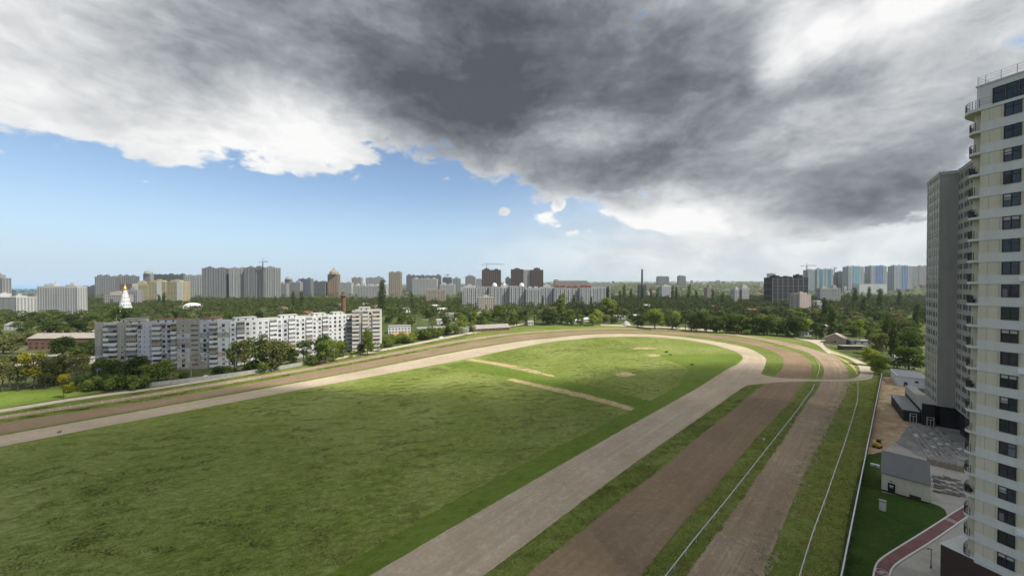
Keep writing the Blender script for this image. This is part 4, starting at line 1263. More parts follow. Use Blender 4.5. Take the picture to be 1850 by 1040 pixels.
def tower_block(name, label, x0, x1, yt, Y, col, yaw=0.0, depth=None, bay=3.4, fh=3.0, fin=0, glass=None, hut_=True, cat='apartment building',
                group=None, steps=None, band=None, crown=None, win=(0.6, 0.55), grid=None, base=0.0):
    """a block of flats or tower: walls, fins, window openings, parapet and roof houses"""
    c = at((x0 + x1) / 2, Y)
    c.z = terrain_z(c.x, c.y) + base
    H = hz(yt, Y) - c.z
    W = (x1 - x0) / FPX * Y
    W *= 1.0 / max(0.5, math.cos(yaw) + abs(math.sin(yaw)) * 0.35)
    D = depth or min(max(W * 0.5, 13), 22)
    root = empty(name, c, label, cat, group, rz=yaw)
    keep(c, max(W, D) * 0.55)
    mat = fm(col)
    w = MB().box(-W / 2, W / 2, -D / 2, D / 2, -2, H).build('wall', mat, root)
    wm = MB()
    nb = max(int(W / (bay * (.8 if fin else 1))), 2); nf = max(int(H / fh), 1); bw = W / nb
    gl = glass or FARGLASS
    for i in range(nb):
        x = -W / 2 + bw * i
        tall = steps and (i % steps == steps - 1)
        for k in range(nf):
            z = k * fh + fh * 0.3 + 0.3
            if z + fh * win[1] > H: continue
            a_, b_ = (x + bw * (0.5 - win[0] / 2), x + bw * (0.5 + win[0] / 2)) if not tall else (x + bw * 0.08, x + bw * 0.92)
            wm.add([(a_, -D / 2 - .12, z), (b_, -D / 2 - .12, z), (b_, -D / 2 - .12, z + fh * win[1]), (a_, -D / 2 - .12, z + fh * win[1])], [(0, 1, 2, 3)])
    ns = max(int(D / bay), 1); sw = D / ns
    for sgn in (-1, 1):
        X = sgn * (W / 2 + .12)
        for i in range(ns):
            y = -D / 2 + sw * i
            for k in range(nf):
                z = k * fh + fh * 0.3 + 0.3
                if z + fh * win[1] > H: continue
                q = [(X, y + sw * .25, z), (X, y + sw * .75, z), (X, y + sw * .75, z + fh * win[1]), (X, y + sw * .25, z + fh * win[1])]
                wm.add(q if sgn > 0 else q[::-1], [(0, 1, 2, 3)])
    if wm.f: wm.build('window_openings', gl, root, kind='stuff')
    if fin:
        mb = MB()
        ns_ = max(int(W / 6.8), 2); sw_ = W / ns_
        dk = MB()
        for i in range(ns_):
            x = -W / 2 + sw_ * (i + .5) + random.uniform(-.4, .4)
            dk.box(x - 1.3, x + 1.1, -D / 2 - 0.3, -D / 2 - .13, random.choice((0, 3, 6)), H - random.choice((1, 3, 4)))  # proud strips; the shade of recessed bays is put into their colour
            mb.box(x + 1.3, x + 2.3, -D / 2 - 0.9, -D / 2 + .01, 0, H - 0.4)
            mb.box(x - 2.4, x - 1.5, -D / 2 - 0.5, -D / 2 + .01, 0, H - 0.4)
        for sgn in (-1, 1):
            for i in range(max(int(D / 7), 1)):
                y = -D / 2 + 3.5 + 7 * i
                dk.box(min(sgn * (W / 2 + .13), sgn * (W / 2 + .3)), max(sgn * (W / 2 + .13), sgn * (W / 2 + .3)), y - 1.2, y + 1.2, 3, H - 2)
        dk.build('recess_shade_strip', fm(tuple(v * .38 for v in col)), root, kind='stuff')
        mb.build('facade_fin', fm(tuple(min(v * 1.55, .75) for v in col)), root, kind='stuff')
    if grid:
        mb = MB()
        for k in range(0, nf + 1, 1): mb.box(-W / 2 - .2, W / 2 + .2, -D / 2 - 0.5, -D / 2 + .01, k * fh - .25, k * fh + .25)
        for i in range(0, nb + 1, 2): mb.box(-W / 2 + bw * i - .3, -W / 2 + bw * i + .3, -D / 2 - .56, -D / 2 + .02, 0, H)
        mb.build('concrete_grid', fm(grid), root, kind='stuff')
    if band:
        bcol, b0, b1 = band
        MB().box(-W / 2 + W * b0, -W / 2 + W * b1, -D / 2 - 0.75, -D / 2 - .13, 0, H + 1).build('coloured_bay', fm(bcol), root)
    MB().box(-W / 2 - .2, W / 2 + .2, -D / 2 - .2, D / 2 + .2, H + .003, H + 1.0).build('parapet', fm(tuple(v * 0.85 for v in col)), root)
    if hut_:
        k = max(int(W / 22), 1)
        for i in range(k):
            cx = -W / 2 + W * (i + .5) / k + random.uniform(-1, 1)
            hw_ = W / k * random.uniform(.14, .34); hh_ = random.uniform(1.5, 6)
            MB().box(cx - hw_, cx + hw_, -D * .3, D * .25, H + 1.003, H + 1 + hh_).box(cx - hw_ * .4, cx + hw_ * .3, -D * .1, D * .1, H + 1 + hh_, H + 1 + hh_ + random.uniform(1, 3)).build('roof_house', fm(tuple(v * 0.9 for v in col)), root)
            if random.random() < .5: MB().tube((cx + hw_ * .6, 0, H), (cx + hw_ * .6, 0, H + hh_ + random.uniform(4, 10)), .25, .12, k=4).build('mast', DARKMETAL, root)
    if crown == 'dome':
        MB().lathe((0, 0, H + 1), [(W * .48, 0), (W * .46, W * .2), (W * .34, W * .4), (W * .15, W * .52), (0.3, W * .56), (.2, W * .8)], 14).build('dome', fm((.3, .32, .32)), root, smooth=True)
    if crown == 'spire':
        MB().lathe((0, 0, H + 1), [(W * .46, 0), (W * .42, W * .22), (W * .24, W * .38), (W * .16, W * .46), (W * .1, W * .5), (0.3, W * .68)], 8).build('peaked_roof', fm((.33, .25, .18)), root)
    return root


GREY, LGREY, DGREY = (0.225, 0.228, 0.235), (0.36, 0.358, 0.35), (0.14, 0.143, 0.15)
WHT, TAN, BRN, YEL = (0.56, 0.55, 0.53), (0.38, 0.32, 0.25), (0.150, 0.105, 0.085), (0.50, 0.43, 0.25)
TB = tower_block
# -- left
TB('apartment_tower', 'pale tower cut off by the left picture edge', -14, 11, 503, 640, LGREY, 0.15, steps=3)
TB('panel_flats', 'low white panel flats left of the tall pale slab, at the left edge', -12, 53, 537, 560, WHT, -0.1, steps=3)
TB('panel_flats', 'small tan end of flats between low flats and tall pale slab', 54, 77, 540, 575, TAN, 0.0)
TB('apartment_slab', 'pale fourteen-storey slab standing alone above the trees on the left', 80, 146, 518, 545, WHT, 0.1, depth=14, steps=4, bay=3.2)
TB('apartment_block', 'long low dark block on the skyline right of the pale slab', 147, 178, 518, 1400, DGREY, 0, steps=2)
TB('apartment_tower', 'grey tower group behind the church, left end of the dark cluster', 178, 212, 500, 1350, GREY, 0.1, fin=2)
TB('apartment_tower', 'grey slab tower right of the church tip on the skyline', 212, 247, 499, 1400, GREY, 0, fin=2)
TB('apartment_tower', 'domed pale tower rising above the yellow towers', 262, 275, 495, 1450, LGREY, 0, crown='dome')
TB('apartment_slab', 'long dark slab on the skyline above the yellow towers', 274, 336, 497, 1500, DGREY, 0, steps=2)
TB('apartment_block', 'brick-red low block left of the yellow towers', 222, 246, 513, 1150, (0.28, 0.15, 0.11), 0, hut_=False)
TB('apartment_block', 'pale grey office block just right of the church', 234, 252, 524, 800, LGREY, 0.1)
TB('apartment_block', 'light flats with pink side behind the church roof', 197, 232, 533, 780, (0.50, 0.44, 0.41), 0.1)
TB('apartment_tower', 'yellow and white tower, leftmost of the yellow three', 246, 272, 513, 900, YEL, 0.1, band=(WHT, 0.0, 0.35))
TB('apartment_tower', 'yellow and white tower, middle of the yellow three', 273, 305, 509, 905, YEL, 0.05, band=(WHT, 0.55, 0.8))
TB('apartment_tower', 'yellow and white tower, rightmost of the yellow three', 305, 337, 509, 910, YEL, 0.0, band=(WHT, 0.68, 1.0))
TB('apartment_tower', 'light grey ribbed tower left of the big dark cluster', 337, 370, 498, 1230, LGREY, 0, fin=1, steps=2)
# -- the big dark cluster with the crane
TB('apartment_tower', 'grey ribbed high-rise, left wing of the big cluster', 371, 411, 485, 1120, GREY, 0.12, fin=1, depth=24)
TB('apartment_tower', 'narrow dark setback tower inside the big cluster', 411, 419, 487, 1150, DGREY, 0.0, hut_=False)
TB('apartment_tower', 'grey ribbed high-rise, middle wing of the big cluster', 419, 446, 485, 1125, LGREY, 0.1, fin=1, depth=24)
TB('apartment_tower', 'darker high-rise carrying the crane in the big cluster', 446, 478, 484, 1120, GREY, 0.05, fin=1, depth=24)
TB('apartment_tower', 'grey high-rise, right end of the big cluster', 478, 503, 484, 1118, LGREY, 0.0, fin=1, depth=24, steps=3)
# -- skyline between cluster and brown towers
TB('apartment_block', 'pale low flats right of the big cluster', 503, 520, 513, 1350, LGREY, 0)
TB('apartment_tower', 'round-topped grey tower right of the big cluster', 516, 527, 505, 1800, GREY, 0, crown='dome')
TB('apartment_block', 'grey flats left of the blue-fronted tower', 521, 545, 510, 1400, LGREY, 0, steps=3)
TB('apartment_tower', 'grey pair with a dark blue front', 542, 564, 504, 1420, GREY, 0, band=((.10, .13, .22), 0.0, 0.55), steps=2)
TB('apartment_block', 'low grey flats left of the orange peaked tower', 566, 590, 509, 1500, GREY, 0, steps=2)
TB('apartment_tower', 'orange-brown tower with peaked roof on the skyline', 594, 613, 496, 1500, (0.33, 0.235, 0.165), 0, crown='spire', hut_=False, depth=20, fin=1)
TB('apartment_block', 'pale flats just right of the orange peaked tower', 614, 637, 511, 1450, WHT, 0, steps=2)
TB('apartment_tower', 'pinkish tower left of the twin pale towers', 637, 654, 502, 1750, (0.42, 0.37, 0.35), 0)
TB('apartment_tower', 'twin pale tower, left one', 662, 676, 502, 1760, LGREY, 0, fin=2)
TB('apartment_tower', 'twin pale tower, right one', 677, 692, 501, 1770, LGREY, 0, fin=2)
TB('apartment_block', 'low white flats under the twin pale towers', 640, 700, 516, 1300, WHT, 0, steps=3)
TB('apartment_tower', 'tan single tower on the skyline left of the long grey slab', 704, 725, 492, 1500, TAN, 0, fin=2, depth=24)
TB('apartment_slab', 'long grey stepped slab on the skyline, left end', 735, 768, 498, 1900, GREY, 0, steps=2)
TB('apartment_slab', 'long grey stepped slab on the skyline, right end', 768, 797, 498, 1920, GREY, 0, steps=2)
TB('apartment_block', 'white terraced flats in front of the long grey slab', 746, 790, 504, 1500, WHT, 0, bay=4, steps=3)
TB('apartment_tower', 'dark grey towers right of the long slab', 800, 816, 502, 1900, DGREY, 0, fin=2)
TB('apartment_tower', 'grey and green tower left of the white terraced row', 818, 832, 503, 1900, (.30, .34, .33), 0, fin=2)
TB('apartment_block', 'pale flats under the grey pair', 795, 822, 514, 1500, WHT, 0, steps=3)
TB('apartment_tower', 'pale tower behind the white row, left of the brown tower', 841, 859, 500, 1500, LGREY, 0)
TB('apartment_tower', 'slim pale tower touching the brown tower', 860, 871, 504, 1450, WHT, 0, steps=2)
TB('apartment_tower', 'brown high-rise under the tower crane', 871, 905, 488, 1250, BRN, 0, fin=1, depth=24, win=(.6, .55))
TB('apartment_tower', 'small dark tower between the brown high-rises', 913, 923, 503, 1700, DGREY, 0)
TB('apartment_tower', 'brown high-rise, left of the patterned strip', 923, 945, 487, 1250, (0.13, 0.095, 0.085), 0, fin=1, depth=24)
TB('apartment_tower', 'white patterned strip between two brown high-rises', 945, 958, 488, 1255, WHT, 0, bay=2.4, depth=24, hut_=False)
TB('apartment_tower', 'brown high-rise, right of the patterned strip', 958, 981, 488, 1250, (0.13, 0.095, 0.085), 0, fin=1, depth=24)
# -- white row in the middle distance
r = random.Random(4)
row = [(836, 862, 520, 'leftmost bay with sloping roof'), (862, 884, 518, 'second bay from the left'), (884, 902, 518, 'bay under the left dome'), (902, 920, 519, 'bay under the middle dome'),
       (920, 934, 517, 'plain bay right of the middle dome'), (934, 950, 518, 'bay under the right dome'), (950, 975, 522, 'bay with arched gables'), (975, 1000, 519, 'tall blank white end bay'),
       (1000, 1022, 520, 'bay with first red arch'), (1022, 1044, 521, 'bay with second red arch'), (1046, 1068, 520, 'bay with third red arch'), (1068, 1092, 519, 'rightmost bay by the green trees')]
for i, (a0, a1, yt, lab) in enumerate(row):
    o = TB('terraced_flats', 'white terraced flats, %s' % lab, a0, a1 + 1, yt, 770 + (i % 2) * 8, (0.56, 0.55, 0.53), 0, depth=16, bay=3.0, steps=3, fin=3, group='white terraced row', hut_=i in (0, 3, 7))
    Hh = hz(yt, 770) + 1
    if 'dome' in lab and 'right of' not in lab:
        MB().lathe((0, 0, Hh), [(5.2, 0), (5.2, 1.5), (4.6, 4.2), (3.0, 6.3), (1.0, 7.3), (.1, 7.5)], 16).build('dome', WHITE, o, smooth=True)
    if 'red arch' in lab or 'gables' in lab:
        mb = MB()
        for cx in (-6, 6):
            pr = [(cx - 5, 0), (cx - 4, 3), (cx - 2, 4.6), (cx, 5), (cx + 2, 4.6), (cx + 4, 3), (cx + 5, 0)]
            vs = [(x, -8.3, Hh + z) for x, z in pr] + [(x, 8, Hh + z) for x, z in pr]
            n_ = len(pr)
            mb.add(vs, [tuple(range(n_ - 1, -1, -1)), tuple(range(n_, 2 * n_))] + [(k, (k + 1) % n_, (k + 1) % n_ + n_, k + n_) for k in range(n_)])
        mb.build('arched_roof', ROOFRED if 'red' in lab else fm(WHT), o)
TB('apartment_slab', 'long low beige slab behind the white row', 1003, 1060, 507, 1450, (0.50, 0.44, 0.38), 0, depth=14, steps=3, hut_=False)
TB('apartment_tower', 'small grey tower above the beige slab', 1000, 1009, 506, 2200, GREY, 0)
TB('apartment_block', 'long pale flats behind the right end of the white row', 1058, 1102, 514, 1000, WHT, 0, depth=14, steps=3, hut_=False)
TB('apartment_block', 'cream cube house among trees in front of the white row', 862, 893, 538, 640, (0.52, 0.46, 0.38), 0.2, depth=12)
TB('apartment_block', 'cream low flats amid dark trees left of the white row', 770, 805, 523, 900, (0.52, 0.44, 0.34), 0.1, depth=14, hut_=False, steps=3)
# -- right skyline
TB('apartment_block', 'far hazy block, left of the pair right of the chimney', 1187, 1207, 500, 3000, GREY, 0, depth=40)
TB('apartment_tower', 'far hazy tower, right of the pair right of the chimney', 1225, 1237, 499, 3000, GREY, 0, depth=40)
TB('apartment_block', 'pale flats among trees right of the chimney', 1192, 1212, 517, 1100, WHT, 0.2, depth=14, steps=2)
TB('apartment_block', 'tan square flats among dark poplars', 1274, 1289, 520, 1000, TAN, 0.1, depth=14)
TB('apartment_block', 'white pair of flats, left one, left of the dark concrete frame', 1323, 1335, 523, 900, WHT, 0.2, depth=12, steps=2)
TB('apartment_block', 'white pair of flats, right one, left of the dark concrete frame', 1336, 1351, 520, 900, WHT, 0.2, depth=12, steps=2)
TB('concrete_frame_building', 'dark unfinished concrete frame building with open storeys', 1386, 1453, 502, 820, (0.030, 0.028, 0.031), 0.05, depth=26, grid=(.34, .33, .33), bay=5.5, fh=14.5, cat='building', hut_=True, win=(.5, .4))  # near-black wall colour stands for the shade inside the open storeys
TB('apartment_tower', 'far pale tower above the concrete frame', 1387, 1398, 494, 2600, LGREY, 0)
TB('apartment_slab', 'pink-grey nine-storey slab with blank end wall, right of centre', 1430, 1462, 532, 620, (0.44, 0.36, 0.32), 0.35, depth=16, steps=0, bay=6, win=(.3, .3))
TB('apartment_block', 'pale five-storey flats under the crane on the right', 1478, 1514, 521, 850, (0.48, 0.46, 0.42), 0, depth=14, steps=2)
TB('apartment_block', 'small white block beside the dark poplar on the right', 1470, 1483, 544, 620, WHT, 0.2, depth=10, hut_=False)
TB('apartment_tower', 'pale grey tower, leftmost of the blue and white towers', 1454, 1471, 488, 1700, (.40, .45, .47), 0, fin=2)
TB('apartment_tower', 'teal and white tower with teal top, left of the pair', 1471, 1485, 487, 1700, (.50, .56, .58), 0, band=((.10, .24, .28), .35, .75), depth=30)
TB('apartment_tower', 'teal and white tower with teal top, right of the pair', 1486, 1500, 487, 1700, (.50, .56, .58), 0, band=((.10, .24, .28), .35, .75), depth=30)
TB('apartment_tower', 'small dark tower among the blue and white towers', 1500, 1509, 499, 1750, DGREY, 0)
TB('apartment_tower', 'dark grey tower among the blue and white towers', 1510, 1526, 492, 1750, DGREY, 0, steps=2)
TB('apartment_tower', 'white tower with light blue front, first of the three tall ones', 1527, 1555, 482, 1700, (.52, .58, .62), 0, band=((.10, .30, .40), .3, .7), fin=2, depth=30)
TB('apartment_block', 'tan lower block between light blue and dark blue towers', 1556, 1566, 494, 1900, TAN, 0)
TB('apartment_tower', 'white tower with dark blue front, second of the three tall ones', 1567, 1596, 481, 1700, (.50, .55, .60), 0, band=((.05, .13, .33), .3, .75), fin=2, depth=30)
TB('apartment_tower', 'pale tan tower right of the dark blue one', 1597, 1608, 492, 1900, LGREY, 0)
TB('apartment_tower', 'white tower with blue front, third of the three tall ones', 1609, 1640, 481, 1720, (.50, .55, .60), 0, band=((.07, .14, .32), .4, .75), fin=2, depth=30)
TB('apartment_tower', 'pale hazy tower right of the three blue ones', 1640, 1655, 483, 2100, LGREY, 0, fin=2)
TB('apartment_tower', 'pale hazy tower next to the grey unfinished tower', 1656, 1676, 481, 2100, LGREY, 0, fin=2)
TB('market_hall', 'long white flat hall below the blue towers', 1546, 1596, 513, 1500, WHT, 0, depth=30, hut_=False, cat='hall', win=(.2, .2))

# -- chimney with its boiler house
ch = empty('factory_chimney', at(1160, 1300), 'tall dark factory chimney standing alone on the skyline', 'chimney')
Hc = hz(486, 1300)
MB().lathe(O0, [(4.6, 0), (4.2, Hc * .3), (3.4, Hc * .75), (3.0, Hc), (2.6, Hc), (2.6, Hc - 1)], 14).build('shaft', fm((.13, .115, .105)), ch)
MB().lathe((0, 0, Hc * .9), [(3.3, 0), (3.45, .2), (3.45, 1.2), (3.3, 1.4)], 14).build('collar', fm((.2, .18, .17)), ch)
MB().box(-13, 12, -9, 9, 0, hz(514, 1300)).build('boiler_house', fm((.07, .075, .09)), ch)
keep(at(1160, 1300), 18)
sm = empty('brick_chimney', at(620.5, 330), 'dark brick chimney stub behind the white flats', 'chimney')
hb_ = hz(527, 330)
MB().lathe(O0, [(2.1, 0), (1.9, hb_ - 5), (1.75, hb_ - 4.5), (2.6, hb_ - 4), (2.6, hb_ - 2.9), (1.6, hb_ - 2.5), (1.5, hb_)], 12).build('shaft', BRICKM, sm)
keep(at(620.5, 330), 5)

# -- church with tent tower
c = at(226, 400); chz = empty('church', c,  'white tent-shaped church tower with arched tiers and gold dome', 'church')
zt = hz(516, 400)
MB().box(-6, 6, -6, 6, 0, 14).build('base', WHITE, chz)
MB().lathe((0, 0, 14), [(6.2, 0), (6.2, 4), (5.7, 7), (4.6, 12.5), (3.1, 19.5), (2.0, 24.5), (2.0, 26)], 8).build('tent_tower', WHITE, chz)
arch = MB()
for (zz, rr, nn, sz) in ((15.3, 6.2, 8, 3.0), (21.5, 5.6, 8, 1.3), (25.5, 4.9, 8, 1.1), (29.5, 4.0, 8, .9), (33.5, 3.1, 8, .7)):
    for i in range(nn):
        for off in ((0,) if sz > 2 else (-.22, .22)):
            t = 2 * math.pi * (i + .5 + off) / nn
            cx, cy = rr * math.cos(t) * .985, rr * math.sin(t) * .985
            tx, ty = -math.sin(t), math.cos(t)
            pr = [(-sz * .5, 0), (sz * .5, 0), (sz * .5, sz * .6), (sz * .25, sz * .95), (0, sz * 1.05), (-sz * .25, sz * .95), (-sz * .5, sz * .6)]
            arch.add([(cx + tx * u + math.cos(t) * .15, cy + ty * u + math.sin(t) * .15, zz + v) for u, v in pr], [tuple(range(7))])
arch.build('arched_opening', fm((.25, .27, .3)), chz)
zd = 40
MB().lathe((0, 0, zd), [(1.8, 0), (1.6, 1.5), (1.4, 2)], 12).build('drum', WHITE, chz)
MB().lathe((0, 0, zd + 2), [(1.5, 0), (2.0, .9), (1.8, 1.9), (1.1, 2.9), (.5, 3.6), (.15, zt - zd + 0.5), (.05, zt - zd + 2)], 14).build('gold_dome', GOLD, chz, smooth=True)
keep(c, 12)
# -- white inflatable hall
c = at(348, 700); dm = empty('air_dome', c, 'white air-supported sports dome behind the grey flats', 'dome')
vs, fs = [], []
for i in range(13):
    ph = math.pi * i / 12
    for j in range(11):
        x = -17 + 34 * j / 10; s_ = max(0.0, 1 - (abs(x) / 17.5) ** 3) ** 0.5
        vs.append((x, -11 * math.cos(ph) * s_, max(0.02, 12.5 * math.sin(ph) ** .8 * s_)))
fs = [(i * 11 + j, i * 11 + j + 1, (i + 1) * 11 + j + 1, (i + 1) * 11 + j) for i in range(12) for j in range(10)]
MB().add(vs, fs).build('membrane', WHITE, dm, smooth=True)
MB().box(-19, -16.8, -1.5, 1.5, 0, 3).build('airlock', CONCRETE_L, dm)
keep(c, 30)


# -- tower cranes
def crane(label, px_, Y, ytip, yjib, x_back, x_front, rzj=0.0, base=0.0):
    c = at(px_, Y); c.z = terrain_z(c.x, c.y)
    root = empty('tower_crane', c, label, 'crane')
    zj = hz(yjib, Y) - c.z; zt_ = hz(ytip, Y) - c.z
    k = Y / FPX
    th_ = max(0.45, k * 0.42)
    m_ = MB()
    w = th_ * 1.6
    for sx, sy in ((-w, -w), (w, -w), (w, w), (-w, w)): m_.tube((sx, sy, base), (sx, sy, zj), th_ * .42, k=4)
    nz = int((zj - base) / (w * 2.4))
    for i in range(nz):
        z0_, z1_ = base + (zj - base) * i / nz, base + (zj - base) * (i + 1) / nz
        s_ = 1 if i % 2 else -1
        m_.tube((-w * s_, -w, z0_), (w * s_, -w, z1_), th_ * .28, k=4); m_.tube((w, -w * s_, z0_), (w, w * s_, z1_), th_ * .28, k=4)
    m_.build('mast', YELLOWM if False else DARKMETAL, root)
    xb, xf = (x_back - px_) * k, (x_front - px_) * k
    j = MB()
    for dy_ in (-w * .6, w * .6): j.tube((xb, dy_, zj), (xf, dy_, zj), th_ * .4, k=4)
    j.tube((xb * .1, 0, zj + w * 1.6), (xf * .97, 0, zj + w * 1.2), th_ * .4, k=4)
    n_ = 14
    for i in range(n_): j.tube((xf * i / n_, -w * .6, zj), (xf * (i + .5) / n_, 0, zj + w * 1.5), th_ * .25, k=4); j.tube((xf * (i + .5) / n_, 0, zj + w * 1.5), (xf * (i + 1) / n_, w * .6, zj), th_ * .25, k=4)
    j.build('jib', DARKMETAL, root)
    MB().tube((0, 0, zj), (0, 0, zt_), th_ * .6, th_ * .3, k=4).tube((0, 0, zt_), (xf * .7, 0, zj + w * 1.4), th_ * .2, k=3).tube((0, 0, zt_), (xb * .9, 0, zj), th_ * .2, k=3).build('tower_head', DARKMETAL, root)
    MB().box(min(xb, xb * .75), max(xb, xb * .75), -w, w, zj - w * 1.8, zj + .3).build('counterweight', CONCRETE, root)
    MB().box(w * .6, w * 2.2, -w * 2, -w * .6, zj - w * 1.8, zj - .2).build('cab', WHITE, root)


crane('tower crane on top of the big dark cluster', 475, 1100, 466, 473, 469, 485)
crane('tower crane with long jib above the brown high-rise', 879, 1215, 474, 477.5, 871, 911)
crane('thin tower crane far behind the long grey slab', 808, 1850, 494, 497, 803, 812)
crane('tower crane left of the blue and white towers', 1457, 1660, 476, 480, 1447, 1474)
crane('small tower crane above the dark tower on the right', 1507, 1720, 481, 484.5, 1500, 1512)


# -- low buildings in the middle distance
def low_house(name, label, c, W, D, H, ang, wall, roof, rise=0.0, kind='gable', chim=0, wins=3, group=None, cat='house', win_h=0.45):
    root = empty(name, c, label, cat, group, rz=ang)
    kq = max(1, round(W / D))
    for kk in range(kq): keep(c + Vector((math.cos(ang), math.sin(ang), 0)) * (W * ((kk + .5) / kq - .5)), D * 0.62)
    MB().box(-W / 2, W / 2, -D / 2, D / 2, 0, H).build('wall', wall, root)
    if kind == 'gable':
        mb = MB(); e = 0.4; t = 0.18
        sl = rise / (D / 2)
        A_ = [(-W / 2 - e, -D / 2 - e, H - e * sl), (W / 2 + e, -D / 2 - e, H - e * sl), (W / 2 + e, 0, H + rise), (-W / 2 - e, 0, H + rise), (W / 2 + e, D / 2 + e, H - e * sl), (-W / 2 - e, D / 2 + e, H - e * sl)]
        B_ = [(x, y, z + t) for x, y, z in A_]
        mb.add(A_ + B_, [(6, 7, 8, 9), (9, 8, 10, 11), (3, 2, 1, 0), (5, 4, 2, 3), (0, 1, 7, 6), (4, 5, 11, 10), (1, 2, 8, 7), (2, 4, 10, 8), (3, 0, 6, 9), (5, 3, 9, 11)])
        rf_ = mb.build('roof', roof, root)
        g = MB()
        for sx in (-1, 1):
            x = sx * (W / 2 - 0.05)
            g.add([(x, -D / 2, H), (x, D / 2, H), (x, 0, H + rise - .02)], [(0, 1, 2)])
        g.build('gable', wall, root)
    elif kind == 'barrel':
        vs = []; n_ = 10
        for sx in (-1, 1):
            for i in range(n_ + 1):
                t = math.pi * i / n_; vs.append((sx * (W / 2 + .2), -math.cos(t) * (D / 2 + .2), H + rise * math.sin(t)))
        rf_ = MB().add(vs, [(i, i + 1, n_ + 2 + i, n_ + 1 + i) for i in range(n_)] + [tuple(range(n_ + 1)), tuple(range(2 * n_ + 1, n_, -1))]).build('roof', roof, root)
    else:
        rf_ = MB().box(-W / 2 - .25, W / 2 + .25, -D / 2 - .25, D / 2 + .25, H + .003, H + .4).build('roof', roof, root)
    for i in range(chim):
        x = -W / 2 + W * (i + .5) / chim
        MB().box(x - .45, x + .45, -.45 + D * .12, .45 + D * .12, H, H + rise + 1.6).build('chimney', BRICKM, rf_)
    nfl = max(int(H / 3), 1)
    wmm = MB().box(-.6, .6, -.04, 0, 0, 1.3, 0).mesh('window', GLASS)
    for k in range(nfl):
        for i in range(wins):
            x = -W / 2 + W * (i + .5) / wins
            link_mesh('window', wmm, root, (x, -D / 2 - .003, k * 3 + 1.0))
    for sgn in (-1, 1):
        link_mesh('window', wmm, root, (sgn * (W / 2 + .003), 0, 1.0), math.pi / 2 * (1 if sgn > 0 else -1))
    return root


lh = low_house
p0 = P(110, 632)
lh('brick_house', 'long brown brick house with pale slate roof and row of brick chimneys', p0 + Vector((0, 8, 0)), 50, 13, 8.5, 0.06, BRICKM, ROOFASB, 3.0, 'gable', 8, 12)
lh('garage_block', 'row of low garages with pale roofs left of the yellow trees', P(55, 668), 40, 9, 3, 0.1, CONCRETE_L, ROOFASB, .6, 'flat', 0, 4, cat='garage')
lh('garage_block', 'low pale-roofed garage behind the yellow trees', P(85, 650), 34, 8, 3, 0.0, CONCRETE_L, ROOFASB, .6, 'flat', 0, 4, cat='garage')
lh('garage_block', 'low garage near the left end of the grey flats', P(150, 655), 16, 7, 3, 0.2, P_PALE, ROOFASB, .6, 'flat', 0, 3, cat='garage')
lh('office_building', 'white two-storey building with row of windows right of the cream end block', P(722, 601), 21, 10, 7, 0.25, WHITE, ROOFASB, 0, 'flat', 0, 7, cat='building')
lh('long_workshop', 'long low grey workshop behind the bushes, pale flat roof', P(800, 600), 50, 14, 5, 0.35, CONCRETE_L, ROOFGREY, 0, 'flat', 0, 10, cat='building')
lh('barrel_shed', 'barrel-roofed shed with rusty orange roof beside the cream end block', P(722, 611), 15, 7.5, 2.5, 0.45, CONCRETE, ROOFRUST, 3.0, 'barrel', 0, 3, cat='shed')
lh('stable', 'long stable with weathered brown roof along the path', P(885, 597), 40, 10, 3.2, 0.42, BRICKM, ROOFASB, 3.2, 'gable', 0, 10, cat='stable')
lh('gate_lodge', 'tiny pale gate lodge at the end of the path', P(958, 587), 6.5, 6, 4, 0.2, P_PALE, ROOFASB, 1.5, 'gable', 1, 2)
lh('warehouse', 'long blue-grey warehouse in front of the white row', P(880, 572), 66, 14, 5.5, 0.05, fm((.36, .38, .42)), ROOFGREY, 0, 'flat', 0, 14, cat='warehouse')
lh('warehouse', 'white-roofed warehouse right of the blue-grey one', P(915, 566), 30, 14, 5, 0.0, P_PALE, WHITE, 0, 'flat', 0, 6, cat='warehouse')
lh('workshop', 'small dark-roofed workshop amid trees left of the warehouse', P(815, 572), 26, 12, 4.5, 0.2, CONCRETE_L, ROOFFELT, 1.5, 'gable', 0, 5, cat='building')
lh('workshop', 'pale heap-roofed workshop behind the round green trees', P(808, 584), 26, 12, 4, 0.3, P_PALE, ROOFASB, 2, 'gable', 0, 4, cat='building')
lh('villa', 'white villa with red roof among the trees left of the pink slab', P(1355, 568), 17, 10, 6.5, 0.1, WHITE, ROOFRED, 3, 'gable', 1, 4)
lh('hall', 'long white low hall right of the red-roofed villa', P(1385, 566), 26, 10, 4.5, 0.1, WHITE, WHITE, 0, 'flat', 0, 5, cat='hall')
lh('stable_house', 'gabled stone stable house by the dirt road right of the bend', P(1510, 619), 11, 13, 4.2, 0.75, PINKPLASTER, ROOFASB, 3.6, 'gable', 0, 2)
lh('lean_to_shed', 'grey flat-roofed lean-to beside the gabled stable house', P(1552, 622), 15, 6, 3.2, -0.1, CONCRETE, ROOFGREY, 0, 'flat', 0, 3, cat='shed')
lh('lean_to_shed', 'dark open lean-to below the gabled stable house', P(1540, 631), 17, 5, 2.6, -0.1, BROWNCLAD, ROOFFELT, 0, 'flat', 0, 0, cat='shed')
lh('house', 'pale house hidden behind the dark chestnut row', P(1452, 606), 12, 8, 5, 0.0, P_PALE, ROOFASB, 2.5, 'gable', 1, 3)
lh('house', 'cluttered pale house behind the tall poplar by the road', P(1485, 598), 13, 9, 4, 0.4, PINKPLASTER, ROOFASB, 2.6, 'gable', 1, 3)
lh('shed', 'broad pale shed roof among the trees on the far side, left', P(1117, 576), 17, 10, 4, 0.1, P_PALE, ROOFASB, 1.6, 'gable', 0, 4, cat='shed')
